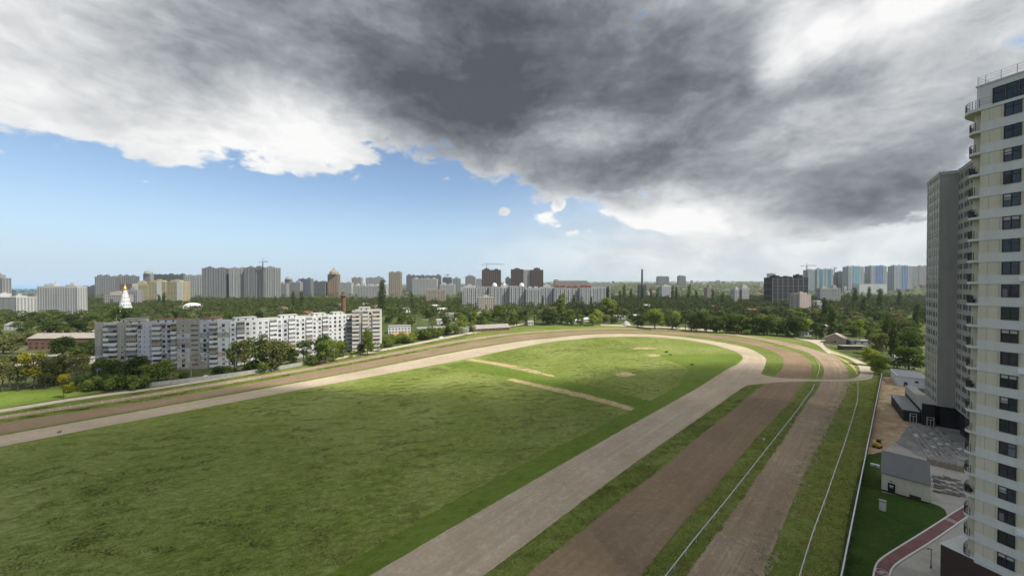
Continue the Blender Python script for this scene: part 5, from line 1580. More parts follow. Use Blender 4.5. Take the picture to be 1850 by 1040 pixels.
lh('shed', 'white-roofed shed among the trees on the far side, right', P(1148, 575), 16, 9, 4, 0.0, P_PALE, WHITE, 1.6, 'gable', 0, 4, cat='shed')
lh('shed', 'small grey shed among trees behind the bright round tree', P(1193, 574), 14, 9, 4, 0.1, P_PALE, ROOFASB, 1.6, 'gable', 0, 3, cat='shed')
lh('shed', 'long low white sheds behind the olive trees, right of centre', P(1253, 578), 20, 8, 3.5, 0.1, WHITE, ROOFASB, 1.2, 'gable', 0, 5, cat='shed')
for i, (x, y, w_) in enumerate(((1037, 583, 15), (1055, 580, 18), (1072, 578, 12))):
    lh('tarpaulin_shed', ['white tarpaulin-covered shed at the far bend, %s of three' % q for q in ('left', 'middle', 'right')][i], P(x, y), w_, 9, 3, 0.15 * i, P_PALE, WHITE, 1.8, 'gable', 0, 2, cat='shed')
gp = P(1131, 587)
gpo = empty('gravel_heap', gp, 'grey cone of gravel beside the path at the far bend', 'gravel heap')
mb = MB(); k = 18; rings = [(6.2, 0), (4.8, 1.3), (3.0, 3.0), (1.2, 4.6), (0.2, 5.2)]
vs = []
for (rr, zz) in rings:
    for i in range(k):
        t = 2 * math.pi * i / k; q = rr * (1 + .12 * math.sin(3 * t + zz) + random.uniform(-.05, .05)); vs.append((q * math.cos(t), q * math.sin(t), zz + random.uniform(-.1, .1) * (zz > 0)))
mb.add(vs, [(j * k + i, j * k + (i + 1) % k, (j + 1) * k + (i + 1) % k, (j + 1) * k + i) for j in range(4) for i in range(k)] + [tuple(range(4 * k, 5 * k))])
mb.build('heap', CONCRETE_L, gpo); keep(gp, 8)
# scattered small houses: one of a few kinds, told apart by roof and place
hk = random.Random(11)
roofs = [(ROOFASB, 'slate-grey'), (ROOFRED, 'red'), (ROOFGREY, 'grey'), (WHITE, 'white')]
zones = [('behind the grey flats on the left', 30, 330, 330, 560, 9), ('between the flats and the white row', 470, 830, 480, 800, 14), ('amid the trees right of the chimney', 1090, 1380, 560, 1100, 18), ('in the wooded right-hand quarter', 1480, 1665, 420, 1200, 16)]
for zn, x0, x1, Y0, Y1, cnt in zones:
    for i in range(cnt):
        c = at(hk.uniform(x0, x1), Y0 + (Y1 - Y0) * hk.random() ** .8)
        if any((c.x - q[0]) ** 2 + (c.y - q[1]) ** 2 < (q[2] + 9) ** 2 for q in OBST): continue
        rm, rn = hk.choice(roofs)
        lh('house', 'small pale house with %s roof %s' % (rn, zn), c, hk.uniform(10, 20), hk.uniform(8, 11), hk.choice((3.5, 5, 6.5)), hk.uniform(-.6, .6), hk.choice((P_PALE, WHITE, PINKPLASTER, P_CREAM)), rm, hk.uniform(1.5, 3.2), 'gable', 1, 3, group='small houses %s' % zn)
# ------------------------------------------------------------------ trees
def leaf_mat(name, col, var=0.35, trans=0.40):
    m = bpy.data.materials.new(name); m.use_nodes = True
    t = m.node_tree; t.nodes.clear()
    oi = node(t, 'ShaderNodeObjectInfo')
    rnd = S(t, oi.outputs['Random'])
    n1 = noise(t, position(t), 0.16 if name == 'leaf_wood' else 0.45, 3, 0.6)
    n2 = noise(t, position(t), 2.6, 2, 0.6)
    f = ((n1 - 0.5) * 1.6 + (n2 - .5) * .8 + (rnd - 0.5) * 0.9 + 0.5).clamp01()
    c = mixc(t, f, tuple(v * (1 - var) * q for v, q in zip(col, (0.8, .9, .9))), tuple(v * (1 + var) * q for v, q in zip(col, (1.15, 1.05, 1.0))))
    d = node(t, 'ShaderNodeBsdfDiffuse'); tr = node(t, 'ShaderNodeBsdfTranslucent'); mx = node(t, 'ShaderNodeMixShader'); o = node(t, 'ShaderNodeOutputMaterial')
    t.links.new(c.s, d.inputs[0]); t.links.new(c.s, tr.inputs[0]); mx.inputs[0].default_value = trans
    t.links.new(d.outputs[0], mx.inputs[1]); t.links.new(tr.outputs[0], mx.inputs[2]); t.links.new(mx.outputs[0], o.inputs[0])
    return m


LEAF = {'dark': leaf_mat('leaf_dark', (0.072, 0.108, 0.030)), 'mid': leaf_mat('leaf_mid', (0.120, 0.165, 0.042)), 'bright': leaf_mat('leaf_bright', (0.195, 0.245, 0.048)),
        'yellow': leaf_mat('leaf_yellow', (0.26, 0.25, 0.03)), 'olive': leaf_mat('leaf_olive', (0.155, 0.168, 0.062)), 'poplar': leaf_mat('leaf_poplar', (0.076, 0.112, 0.034)),
        'blossom': leaf_mat('leaf_chestnut', (0.092, 0.132, 0.038)), 'woodmix': leaf_mat('leaf_wood', (0.105, 0.138, 0.042), .72)}
BARK = weathered('bark', (0.10, 0.08, 0.062), 0.95, 0.3, 1.5, 0.2)
BARKW = weathered('pale_bark', (0.30, 0.28, 0.25), 0.95, 0.3, 1.5, 0.2)


def leaf_cloud(lobes, count, size, rs, fill=0.25, flat_=0.6):
    """many small leaf-clump faces spread through the volume of the lobes (cx,cy,cz,rx,ry,rz)"""
    L = np.array(lobes, float)
    vol = L[:, 3] * L[:, 4] * L[:, 5]; pr = vol ** .75 / (vol ** .75).sum()
    idx = rs.choice(len(L), count, p=pr)
    d = rs.normal(size=(count, 3)); d /= np.linalg.norm(d, axis=1)[:, None]
    rr = np.where(rs.random(count) < fill, rs.random(count) ** .5 * .8, rs.uniform(.78, 1.08, count))
    d[:, 2] = np.where(rs.random(count) < .3, np.abs(d[:, 2]), d[:, 2])
    c = L[idx, :3] + d * rr[:, None] * L[idx, 3:6]
    nrm = d * .8 + rs.normal(size=(count, 3)) * .55; nrm[:, 2] += .25
    nrm /= np.linalg.norm(nrm, axis=1)[:, None]
    u = np.cross(nrm, rs.normal(size=(count, 3))); u /= np.linalg.norm(u, axis=1)[:, None]
    v = np.cross(nrm, u)
    s = size * rs.uniform(.55, 1.35, count)[:, None]
    k = rs.uniform(.5, 1.0, count)[:, None]
    bend = nrm * s * .25
    q = np.stack([c - u * s + bend * rs.uniform(-1, 1, (count, 1)), c - v * s * k, c + u * s * rs.uniform(.6, 1.2, (count, 1)), c + v * s * k + bend], 1)
    return q.reshape(-1, 3)


def quads_mesh(name, V, mat):
    n = len(V) // 4
    me = bpy.data.meshes.new(name)
    me.vertices.add(len(V)); me.vertices.foreach_set('co', V.astype(np.float32).ravel())
    me.loops.add(n * 4); me.loops.foreach_set('vertex_index', np.arange(n * 4, dtype=np.int32))
    me.polygons.add(n); me.polygons.foreach_set('loop_start', np.arange(0, n * 4, 4, dtype=np.int32)); me.polygons.foreach_set('loop_total', np.full(n, 4, np.int32))
    me.materials.append(mat)
    me.update(calc_edges=True); me.validate()
    return me


def trunk_mesh(h, r, limbs, rs, bark, spread=.35, top=.75):
    mb = MB()
    k = 5; pts = []
    for i in range(k + 1):
        f = i / k
        pts.append(Vector((rs.normal() * .03 * h * f, rs.normal() * .03 * h * f, h * top * f)))
    for i in range(k): mb.tube(pts[i], pts[i + 1], r * (1 - .75 * i / k), r * (1 - .75 * (i + 1) / k), k=6, caps=False)
    for j in range(limbs):
        f = rs.uniform(.3, .8); b = pts[0].lerp(pts[-1], f)
        t = rs.uniform(0, 2 * math.pi); l = h * spread * rs.uniform(.6, 1.1)
        e = b + Vector((math.cos(t) * l, math.sin(t) * l, l * rs.uniform(.4, .9)))
        m_ = b.lerp(e, .5) + Vector((0, 0, -.04 * h))
        mb.tube(b, m_, r * .42 * (1 - f * .5), r * .28, k=5, caps=False); mb.tube(m_, e, r * .28, r * .06, k=5, caps=False)
    return mb.mesh('trunk', bark)


PROTO = {}


def proto(kind, mats, make, n=3):
    PROTO[kind] = []
    for i in range(n):
        rs = np.random.default_rng(hash(kind) % 1000 + i * 17 if False else sum(map(ord, kind)) + i * 17)
        V, tr = make(rs)
        PROTO[kind].append(({m: quads_mesh('crown', V, LEAF[m]) for m in mats}, tr))


def mk_round(rs):       # unit tree: height 1
    lob = [(0, 0, .55, .29, .29, .33)]
    for _ in range(14):
        t = rs.uniform(0, 2 * math.pi); r_ = rs.uniform(.12, .32); z = rs.uniform(.20, .86)
        q = rs.uniform(.10, .19); lob.append((r_ * math.cos(t) * (1.2 - .6 * abs(z - .55)), r_ * math.sin(t) * (1.2 - .6 * abs(z - .55)), z, q * 1.1, q * 1.1, q * .85))
    return leaf_cloud(lob, 2600, .031, rs), trunk_mesh(1, .028, 6, rs, BARK)


def mk_loose(rs):
    lob = []
    for _ in range(15):
        t = rs.uniform(0, 2 * math.pi); r_ = rs.uniform(.03, .30); z = rs.uniform(.34, .93)
        q = rs.uniform(.06, .13); lob.append((r_ * math.cos(t) * (1.15 - .6 * z), r_ * math.sin(t) * (1.15 - .6 * z), z, q * 1.2, q * 1.2, q))
    return leaf_cloud(lob, 1150, .026, rs, .45), trunk_mesh(1, .020, 10, rs, BARK, .33, .85)


def mk_poplar(rs):
    lob = []
    for i in range(15):
        z = .12 + .84 * i / 14; w = .088 * math.sin(math.pi * min(1, (z * .80 + .17))) ** .5 + .012
        for _ in range(2): lob.append((rs.normal() * .025, rs.normal() * .025, z + rs.normal() * .01, w * rs.uniform(.7, 1.05), w * rs.uniform(.7, 1.05), .07))
    return leaf_cloud(lob, 1500, .020, rs, .2), trunk_mesh(1, .018, 2, rs, BARK, .06, .8)


def mk_bush(rs):
    lob = []
    for _ in range(9):
        t = rs.uniform(0, 2 * math.pi); r_ = rs.uniform(0, .5); q = rs.uniform(.2, .36)
        lob.append((r_ * math.cos(t), r_ * math.sin(t), .18 + rs.uniform(.1, .5), q, q, q * .9))
    V = leaf_cloud(lob, 1100, .055, rs, .2); V[:, 2] = np.maximum(V[:, 2], .01)
    return V, trunk_mesh(.7, .04, 4, rs, BARK, .3)


proto('round', ['dark', 'mid', 'bright', 'olive', 'blossom', 'yellow'], mk_round, 4)
def mk_dense(rs):
    lob = [(0, 0, .48, .30, .30, .40)]
    for _ in range(18):
        t = rs.uniform(0, 2 * math.pi); z = rs.uniform(.10, .86); r_ = rs.uniform(.14, .36) * math.sin(math.pi * (z * .75 + .2)) ** .5
        q = rs.uniform(.10, .17); lob.append((r_ * math.cos(t), r_ * math.sin(t), z, q * 1.1, q * 1.1, q * .85))
    return leaf_cloud(lob, 2800, .030, rs), trunk_mesh(1, .028, 5, rs, BARK)


proto('dense', ['dark', 'mid', 'bright', 'olive', 'blossom'], mk_dense, 4)
proto('loose', ['mid', 'bright', 'olive', 'yellow'], mk_loose, 4)
proto('poplar', ['poplar', 'mid', 'dark'], mk_poplar, 3)
proto('bush', ['dark', 'mid', 'bright', 'olive', 'yellow'], mk_bush, 3)
tr_rng = random.Random(21)
KNAME = {'round': 'broadleaf_tree', 'dense': 'broadleaf_tree', 'loose': 'open_crowned_tree', 'poplar': 'poplar_tree', 'bush': 'bush'}


def tree(kind, mat, c, h, w=1.0, label=None, group=None, name=None):
    """h height in metres, w width factor"""
    meshes, tr = tr_rng.choice(PROTO[kind])
    root = empty(name or KNAME[kind], c, label, 'bush' if kind == 'bush' else 'tree', group, rz=tr_rng.uniform(0, 6.28))
    s = (h * w * tr_rng.uniform(.92, 1.08), h * w * tr_rng.uniform(.92, 1.08), h)
    link_mesh('crown', meshes[mat], root, sc=s)
    link_mesh('trunk', tr, root, sc=s)
    return root


def tpx(kind, mat, x, y, hpx, w, label, group=None, name=None):
    c = P(x, y); return tree(kind, mat, c, hpx / FPX * c.y, w, label, group, name)


# -- park at the left edge
for (k, m_, x, y, h, w, lab) in [
        ('loose', 'olive', 4, 708, 62, .9, 'olive open tree at the left edge of the park'), ('loose', 'olive', 32, 707, 50, .9, 'second olive tree from the left edge of the park'),
        ('loose', 'yellow', 62, 704, 74, .85, 'tall yellow-green tree in the left park, tallest there'), ('loose', 'olive', 82, 703, 58, .9, 'olive tree right of the tall yellow-green one'),
        ('loose', 'yellow', 115, 720, 48, .6, 'slender yellow sapling with whitewashed trunk on the park lawn'), ('bush', 'yellow', 126, 709, 22, .6, 'bright yellow bush behind the slender sapling'),
        ('loose', 'olive', 138, 694, 62, .9, 'broad olive tree behind the yellow bush'), ('loose', 'yellow', 152, 684, 46, .7, 'small yellow tree against the dark bushes'),
        ('loose', 'mid', 112, 690, 50, 1.0, 'green open tree behind the slender sapling'),
        ('bush', 'mid', 412, 678, 20, 1.0, 'low green bush at the foot of the joint between the flats'), ('bush', 'dark', 452, 674, 26, 1.0, 'dark undergrowth bush between the two thin trees'), ('bush', 'mid', 475, 671, 26, 1.0, 'green undergrowth bush below the tall thin tree'),
        ('bush', 'dark', 565, 659, 22, 1.0, 'dark bush left of the broad green tree by the path'), ('bush', 'olive', 310, 689, 20, 1.0, 'dull bush between round light tree and bare tree'), ('bush', 'dark', 330, 686, 16, 1.0, 'low dark bush under the bare tree'),
        ('dense', 'dark', 214, 604, 54, .7, 'tall dark tree hiding the left foot of the church'), ('dense', 'dark', 241, 603, 50, .8, 'tall dark tree hiding the right foot of the church'),
        ('dense', 'olive', 98, 696, 56, .9, 'dense olive tree among the open trees of the left park'), ('loose', 'olive', 18, 700, 66, 1.1, 'tall loose olive tree near the left edge of the park'), ('loose', 'yellow', 46, 698, 56, 1.0, 'yellowish tree left of the tallest in the park'),
        ('round', 'mid', 186, 684, 42, .9, 'green tree at the left corner of the grey flats'), ('round', 'dark', 205, 682, 40, .9, 'dark tree before the left bays of the grey flats'),
        ('round', 'dark', 251, 684, 45, 1.0, 'dark tree before the pale stair bay of the grey flats'), ('round', 'bright', 286, 691, 42, 1.15, 'round light green tree before the grey flats'),
        ('bush', 'dark', 232, 684, 26, .9, 'low dark bush between two dark trees before the grey flats'),
        ('bush', 'dark', 396, 679, 22, .9, 'dark round bush by the concrete wall'), ('loose', 'mid', 424, 676, 58, 1.0, 'thin tree at the joint of grey and white flats'),
        ('loose', 'olive', 442, 676, 62, 1.0, 'thin olive tree, first before the white flats'), ('loose', 'mid', 463, 673, 72, .95, 'tall thin tree before the white flats'),
        ('round', 'olive', 489, 668, 62, 1.0, 'bushy olive tree before the white flats'), ('round', 'olive', 508, 664, 54, 1.0, 'second bushy olive tree before the white flats'),
        ('round', 'dark', 527, 661, 36, .9, 'dark low tree before the white flats'), ('loose', 'mid', 549, 658, 46, 1.2, 'light thin tree right of the dark low one'),
        ('round', 'mid', 588, 656, 46, .9, 'broad green tree by the bend of the path'), ('round', 'dark', 582, 648, 52, .6, 'dark tall tree behind the broad green one'), ('round', 'bright', 602, 651, 44, .8, 'lighter green tree right of the broad green one'),
        ('round', 'mid', 620, 645, 32, .8, 'small green tree before the end of the white flats'), ('bush', 'bright', 636, 644, 13, .9, 'low light bush at the path before the cream block'),
        ('round', 'olive', 651, 641, 24, .8, 'small grey-green tree left of the bright slim one'), ('round', 'bright', 664, 641, 56, .5, 'bright slim tree in front of the cream end block'),
        ('bush', 'bright', 680, 634, 22, .9, 'light bush right of the bright slim tree')]:
    tpx(k, m_, x, y, h, w, lab)
for i, x in enumerate((146, 166, 186, 206, 226, 246, 260)):
    tpx('bush', ('dark', 'mid')[i % 2 == 1], x, 704 - i * 0.6 + 2 * (i % 2), 30 - (i == 6) * 10, .85, 'dense dark green bush in the hedge beside the perimeter path', 'dark bushes beside the perimeter path')
for i in range(22):
    x = 690 + i * 7.2
    y = np.interp(x, [690, 721, 843], [631, 624.5, 601.5]) - tr_rng.uniform(1, 7)
    tpx('bush', tr_rng.choice(('mid', 'bright', 'mid')), x, y, tr_rng.uniform(14, 26), .9, 'green bush in the thicket along the path right of the cream block', 'bushes in the thicket along the path')
# bare tree
bt = P(345, 680); br = empty('bare_tree', bt, 'leafless tree with spreading branches before the grey flats', 'tree')
mb = MB(); rsx = random.Random(5)
def grow(p, d, l, r_, lev):
    q = p + d * l
    mb.tube(p, q, r_, r_ * .68, k=5, caps=False)
    if lev == 0: return
    for _ in range(3 if lev > 1 else 4):
        nd = (d + Vector((rsx.uniform(-.8, .8), rsx.uniform(-.8, .8), rsx.uniform(-.15, .5)))).normalized()
        grow(q, nd, l * rsx.uniform(.6, .85), r_ * .62, lev - 1)
grow(Vector((0, 0, 0)), Vector((.05, 0, 1)), 4.0, .32, 0)
for dd in ((-.9, .1, .9), (.7, .2, 1), (.1, -.5, 1), (-.3, .4, 1.2)): grow(Vector((.1, 0, 3.8)), Vector(dd).normalized(), 3.4, .2, 4)
mb.build('branches', BARKW, br)
for (k, m_, x, y, h, w, lab) in [
        ('round', 'dark', 115, 646, 42, 1.1, 'big dark tree in front of the brick house with chimneys'), ('round', 'dark', 160, 646, 36, 1.0, 'dark tree at the right end of the brick house'),
        ('round', 'olive', 28, 628, 34, 1.1, 'grey-green tree left of the brick house'), ('round', 'olive', 6, 640, 40, 1.1, 'grey-green tree at the left edge behind the garages'),
        ('round', 'mid', 140, 655, 34, 1.0, 'mid green tree between brick house and grey flats'), ('loose', 'olive', 178, 668, 50, .9, 'olive tree hiding the left corner of the grey flats'),
        ('round', 'olive', 62, 622, 30, 1.2, 'pale olive tree behind the left end of the brick house'), ('round', 'dark', 96, 612, 34, 1.3, 'dark tree rising behind the brick house roof')]:
    tpx(k, m_, x, y, h, w, lab)
# -- along the far bend
for (k, m_, x, y, h, w, lab) in [
        ('round', 'bright', 835, 590, 26, 1.0, 'light round tree at the left end of the middle grove'), ('round', 'bright', 858, 588, 28, 1.0, 'second light round tree in the middle grove'),
        ('round', 'mid', 878, 584, 26, 1.1, 'green round tree behind the stable roof'), ('round', 'bright', 904, 580, 32, .9, 'light tree right of the stable roof'),
        ('round', 'mid', 930, 584, 26, .9, 'green tree before the gate lodge'), ('loose', 'bright', 855, 605, 30, .7, 'slim light tree by the path before the stable'),
        ('dense', 'dark', 990, 586, 30, 1.4, 'big dark spreading tree at the far bend'), ('poplar', 'mid', 1014, 584, 54, 1.4, 'tall light green poplar behind the big dark tree'),
        ('round', 'mid', 1026, 586, 30, .9, 'green tree right of the big dark tree'), ('round', 'bright', 1032, 588, 20, .9, 'small light round tree at the far bend'),
        ('round', 'mid', 1048, 588, 24, .8, 'small green tree before the tarpaulin sheds'), ('round', 'bright', 1070, 588, 22, 1.2, 'light round bushy tree right of the tarpaulin sheds'),
        ('round', 'bright', 1080, 584, 28, .9, 'yellow-green tree behind the light bushy one'), ('round', 'bright', 1100, 575, 40, 1.2, 'large bright green tree in the middle distance'),
        ('dense', 'blossom', 1152, 590, 24, 1.2, 'compact dark round tree beside the gravel heap'), ('round', 'bright', 1183, 594, 38, 1.1, 'bright green tree standing in front at the far bend'),
        ('dense', 'blossom', 1214, 594, 28, 1.1, 'dark tree right of the bright green one'), ('loose', 'olive', 1238, 597, 36, .9, 'thin grey-green tree at the far bend'),
        ('poplar', 'poplar', 1503, 614, 62, 1.2, 'tall poplar standing alone by the dirt road'), ('poplar', 'dark', 1489, 588, 50, 1.0, 'dark poplar behind the lone poplar'),
        ('round', 'bright', 1456, 607, 34, .9, 'round tree with pale blossom before the pale house'), ('round', 'blossom', 1474, 612, 34, .9, 'dark round tree at the right end of the chestnut row'),
        ('bush', 'bright', 1349, 605, 11, 1.0, 'small yellow-green bush before the chestnut row'), ('loose', 'bright', 1553, 622, 44, .8, 'light open tree behind the lean-to sheds'),
        ('dense', 'bright', 1588, 676, 38, .9, 'bright green bushy tree at the end of the site fence'), ('dense', 'bright', 1574, 660, 34, 1.0, 'green bushy tree left of the fence end'),
        ('round', 'olive', 1583, 640, 44, .9, 'olive tree behind the bright bushy one'), ('dense', 'dark', 1642, 668, 46, 1.1, 'dark round tree beside the grey tower'), ('dense', 'mid', 1640, 636, 42, 1.1, 'green tree behind the dark one beside the grey tower'),
        ('poplar', 'dark', 1613, 648, 72, .95, 'tall dark poplar left of the grey tower'), ('poplar', 'dark', 1601, 630, 62, .95, 'dark poplar behind the olive tree on the right'), ('poplar', 'poplar', 1560, 578, 42, 1.0, 'dark green poplar in the right-hand wood'),
        ('poplar', 'poplar', 1655, 600, 52, 1.0, 'poplar half hidden by the grey tower')]:
    tpx(k, m_, x, y, h, w, lab)
for i, x in enumerate((1258, 1276, 1294, 1312, 1330, 1348, 1367, 1386, 1404, 1422, 1440)):
    tpx('dense', 'blossom' if i % 3 else 'dark', x, 598.5 + i * .95, 36 + 4 * math.sin(i * 2.1), 1.0, 'dark chestnut tree in the dense row behind the bend, %s from its left end' % ('first second third fourth fifth sixth seventh eighth ninth tenth eleventh'.split()[i]), 'dark chestnut row behind the bend')
for x, y, h in ((1305, 553, 26), (745, 562, 34), (690, 566, 60), (530, 560, 34), (545, 561, 36), (980, 556, 22), (1012, 555, 22), (1037, 556, 24), (1068, 560, 24), (960, 551, 20), (1098, 545, 28), (1120, 548, 24), (1128, 544, 30), (1140, 548, 26), (1160, 546, 30),
                (1176, 545, 24), (1188, 547, 28), (1215, 548, 32), (1222, 546, 28), (1245, 548, 34), (1258, 550, 26), (1288, 552, 30), (288, 558, 26), (296, 557, 28), (67, 568, 32), (402, 566, 26), (424, 566, 22), (1545, 560, 40), (1590, 565, 44), (1625, 560, 36), (1570, 552, 34)):
    tpx('poplar', tr_rng.choice(('poplar', 'dark')), x, y, h, 1.05, 'dark narrow poplar rising above the other trees of the middle distance', 'narrow poplars of the middle distance')

# -- belts of trees behind the course
verge_poly = [(p[0], p[1]) for p in catmull(gV0, 6.0)] + [(-60, -40), (-300, -60)]
def inside(x, y, poly):
    r_ = False; j = len(poly) - 1
    for i in range(len(poly)):
        if (poly[i][1] > y) != (poly[j][1] > y) and x < (poly[j][0] - poly[i][0]) * (y - poly[i][1]) / (poly[j][1] - poly[i][1]) + poly[i][0]: r_ = not r_
        j = i
    return r_
placed = []
def free(c, rr):
    if inside(c.x, c.y, verge_poly): return False
    for q in OBST:
        if (c.x - q[0]) ** 2 + (c.y - q[1]) ** 2 < (q[2] + rr * .55) ** 2: return False
    for q in placed:
        if (c.x - q[0]) ** 2 + (c.y - q[1]) ** 2 < (rr * .8) ** 2: return False
    return True
belts = [('green tree in the thicket at the left edge behind the brick house', -30, 245, 285, 520, 24, ('dark', 'mid', 'olive', 'dark')),
         ('green tree in the dark belt behind the flats on the left', -20, 690, 296, 500, 54, ('dark', 'mid', 'mid', 'olive', 'dark')),
         ('green tree among the workshops in the middle distance', 690, 1000, 385, 600, 40, ('mid', 'dark', 'olive', 'mid')),
         ('green tree in the wood behind the far bend', 1000, 1480, 395, 560, 66, ('mid', 'olive', 'dark', 'bright', 'mid')),
         ('green tree in the dense wood on the right', 1480, 1668, 265, 500, 52, ('dark', 'mid', 'olive', 'mid'))]
for lab, x0, x1, Y0, Y1, cnt, ms in belts:
    got = tries = 0
    while got < cnt and tries < cnt * 40:
        tries += 1
        Y = Y0 + (Y1 - Y0) * tr_rng.random() ** .75
        c = at(tr_rng.uniform(x0, x1), Y); h = tr_rng.uniform(9, 16)
        if not free(c, h * .8): continue
        if c.y < 330 and 925 + FPX * c.x / c.y > 1480 and c.x < 0.74 * c.y: continue
        placed.append((c.x, c.y)); got += 1
        m_ = tr_rng.choice(ms)
        tree('dense' if tr_rng.random() < .65 else 'round', m_, c, h, tr_rng.uniform(.9, 1.35), '%s %s' % ({'dark': 'dark', 'mid': 'mid', 'olive': 'dull', 'bright': 'light'}[m_], lab), lab.replace('green tree', 'trees'))

# -- the woods further off read as one mass
rs = np.random.default_rng(5)
OB = np.array(OBST)
def woods(name, label, n, x0, x1, Y0, Y1, hmin, hmax, nq, mat, power=.6):
    out = []
    px_ = rs.uniform(x0, x1, n); Y = Y0 + (Y1 - Y0) * rs.random(n) ** power
    X = (px_ - 925) / FPX * Y
    for x, y in zip(X, Y):
        if ((OB[:, 0] - x) ** 2 + (OB[:, 1] - y) ** 2 < (OB[:, 2] * 1.02 + 3) ** 2).any(): continue
        if y < 760 and mnoise.noise(Vector((x * .012, y * .012, 1))) > .35: continue
        h = rs.uniform(hmin, hmax); w = h * rs.uniform(.4, .62)
        z = terrain_z(x, y)
        tall = rs.random() < .03
        if tall: lob = [(x, y, z + h * .75, w * .35, w * .35, h * .75)]
        else: lob = [(x + rs.normal() * w * .35, y + rs.normal() * w * .35, z + h * rs.uniform(.42, .7), w * rs.uniform(.5, .9), w * rs.uniform(.5, .9), h * rs.uniform(.25, .4)) for _ in range(4)]
        out.append(leaf_cloud(lob, nq, h * .085, rs, .1))
    V = np.concatenate(out)
    return link_mesh(name, quads_mesh(name, V, mat), kind='stuff', label=label)
woods('wood_foliage', 'mass of dark green treetops behind the flats and workshops', 3200, -60, 1000, 400, 1050, 8, 14, 80, LEAF['woodmix'])
woods('wood_foliage', 'mass of green treetops in the middle distance on the right', 3200, 1000, 1700, 440, 1150, 9, 16, 80, LEAF['woodmix'])
woods('far_wood_foliage', 'far treetops between the skyline blocks', 5200, -80, 1720, 1000, 2600, 10, 17, 26, LEAF['woodmix'], .8)
woods('far_wood_foliage', 'hazy treetops along the rising horizon', 4500, 900, 1720, 2400, 4200, 12, 24, 14, LEAF['woodmix'], .9)
# low houses and flats scattered along the horizon, too small to tell apart
mb = MB()
for i in range(900):
    x = random.uniform(-60, 1720); Y = random.uniform(1500, 4200) if x > 950 else random.uniform(1500, 2300)
    c = at(x, Y)
    if c.x < -1.02 * c.y: continue
    z = terrain_z(c.x, c.y); w = random.uniform(10, 34); h = random.choice((5, 6, 8, 9, 15, 16, 27)) if i % 3 == 0 else random.uniform(4, 8)
    mb.box(c.x - w / 2, c.x + w / 2, c.y - 6, c.y + 6, z - 2, z + h, random.randint(0, 3))
mb.build('distant_town', [fm(WHT), fm((.45, .40, .36)), ROOFRED, fm(GREY)], kind='stuff', label='small pale houses and flats scattered to the horizon')

# -- the air
bmh = MB().box(-9000, 9000, -400, 12000, -3, 150)
hm = bpy.data.materials.new('haze_air'); hm.use_nodes = True
t = hm.node_tree; t.nodes.clear()
pv_ = node(t, 'ShaderNodeVolumePrincipled'); oo = node(t, 'ShaderNodeOutputMaterial')
pv_.inputs['Color'].default_value = (0.80, 0.88, 0.97, 1)
pv_.inputs['Density'].default_value = 0.00005
pv_.inputs['Anisotropy'].default_value = 0.2
t.links.new(pv_.outputs[0], oo.inputs['Volume'])
HAZE = bmh.build('haze', hm, kind='stuff', label='thin pale haze over the town')
# ------------------------------------------------------------------ standing grass: tufts on the meadow and the verges
def tuft_mesh(name, pts, height, width, mat, label, lean=(0.5, -0.25), blades=3):
    n = len(pts); k = blades
    base = np.repeat(pts, k, 0)
    m_ = len(base)
    ang = rng.uniform(0, math.pi, m_)
    h = np.repeat(height, k) * rng.uniform(.6, 1.2, m_)
    w = np.repeat(width, k) * rng.uniform(.6, 1.2, m_)
    base = base + np.stack([rng.normal(size=m_) * .12, rng.normal(size=m_) * .12, np.zeros(m_)], 1) * np.repeat(width, k)[:, None] * 2.0
    u = np.stack([np.cos(ang), np.sin(ang), np.zeros(m_)], 1) * w[:, None] * .5
    top = np.stack([lean[0] * h + rng.normal(size=m_) * .25 * h, lean[1] * h + rng.normal(size=m_) * .25 * h, h], 1)
    q = np.stack([base - u, base + u, base + u * .55 + top, base - u * .55 + top * .93], 1).reshape(-1, 3)
    return link_mesh(name, quads_mesh(name, q, mat), kind='stuff', label=label)


def seeded(n, poly_np, zfun=0.06):
    """random points in a polygon, denser where the grass grows in clumps"""
    lo, hi = poly_np.min(0), poly_np.max(0)
    out = []
    while len(out) < n:
        c = rng.uniform(lo, hi, (20000, 2))
        x, y = c[:, 0], c[:, 1]
        ins = np.zeros(len(c), bool)
        px_, py_ = poly_np[:, 0], poly_np[:, 1]
        j = len(poly_np) - 1
        for i in range(len(poly_np)):
            cond = (py_[i] > y) != (py_[j] > y)
            ins ^= cond & (x < (px_[j] - px_[i]) * (y - py_[i]) / (py_[j] - py_[i] + 1e-12) + px_[i])
            j = i
        out.extend(c[ins].tolist())
    c = np.array(out[:n])
    f = np.array([mnoise.noise(Vector((a * .16 + b * .05, b * .30 - a * .08, 0))) + .6 * mnoise.noise(Vector((a * .05, b * .05, 3))) + .5 * mnoise.noise(Vector((a * .5, b * .5, 9))) for a, b in c])
    ok_ = f + rng.normal(size=len(f)) * .35 > .12
    g = c[ok_]; fg = f[ok_]
    return np.column_stack([g, np.full(len(g), zfun)]), fg


def gpoly(pix): return np.array([(p.x, p.y) for p in ground_line(pix)])


tall_leaf = leaf_mat('meadow_blade', (0.34, 0.37, 0.15), .3, .45)
verge_leaf = leaf_mat('verge_blade', (0.25, 0.28, 0.09), .35, .45)
pale_leaf = leaf_mat('dry_blade', (0.50, 0.43, 0.30), .3, .45)
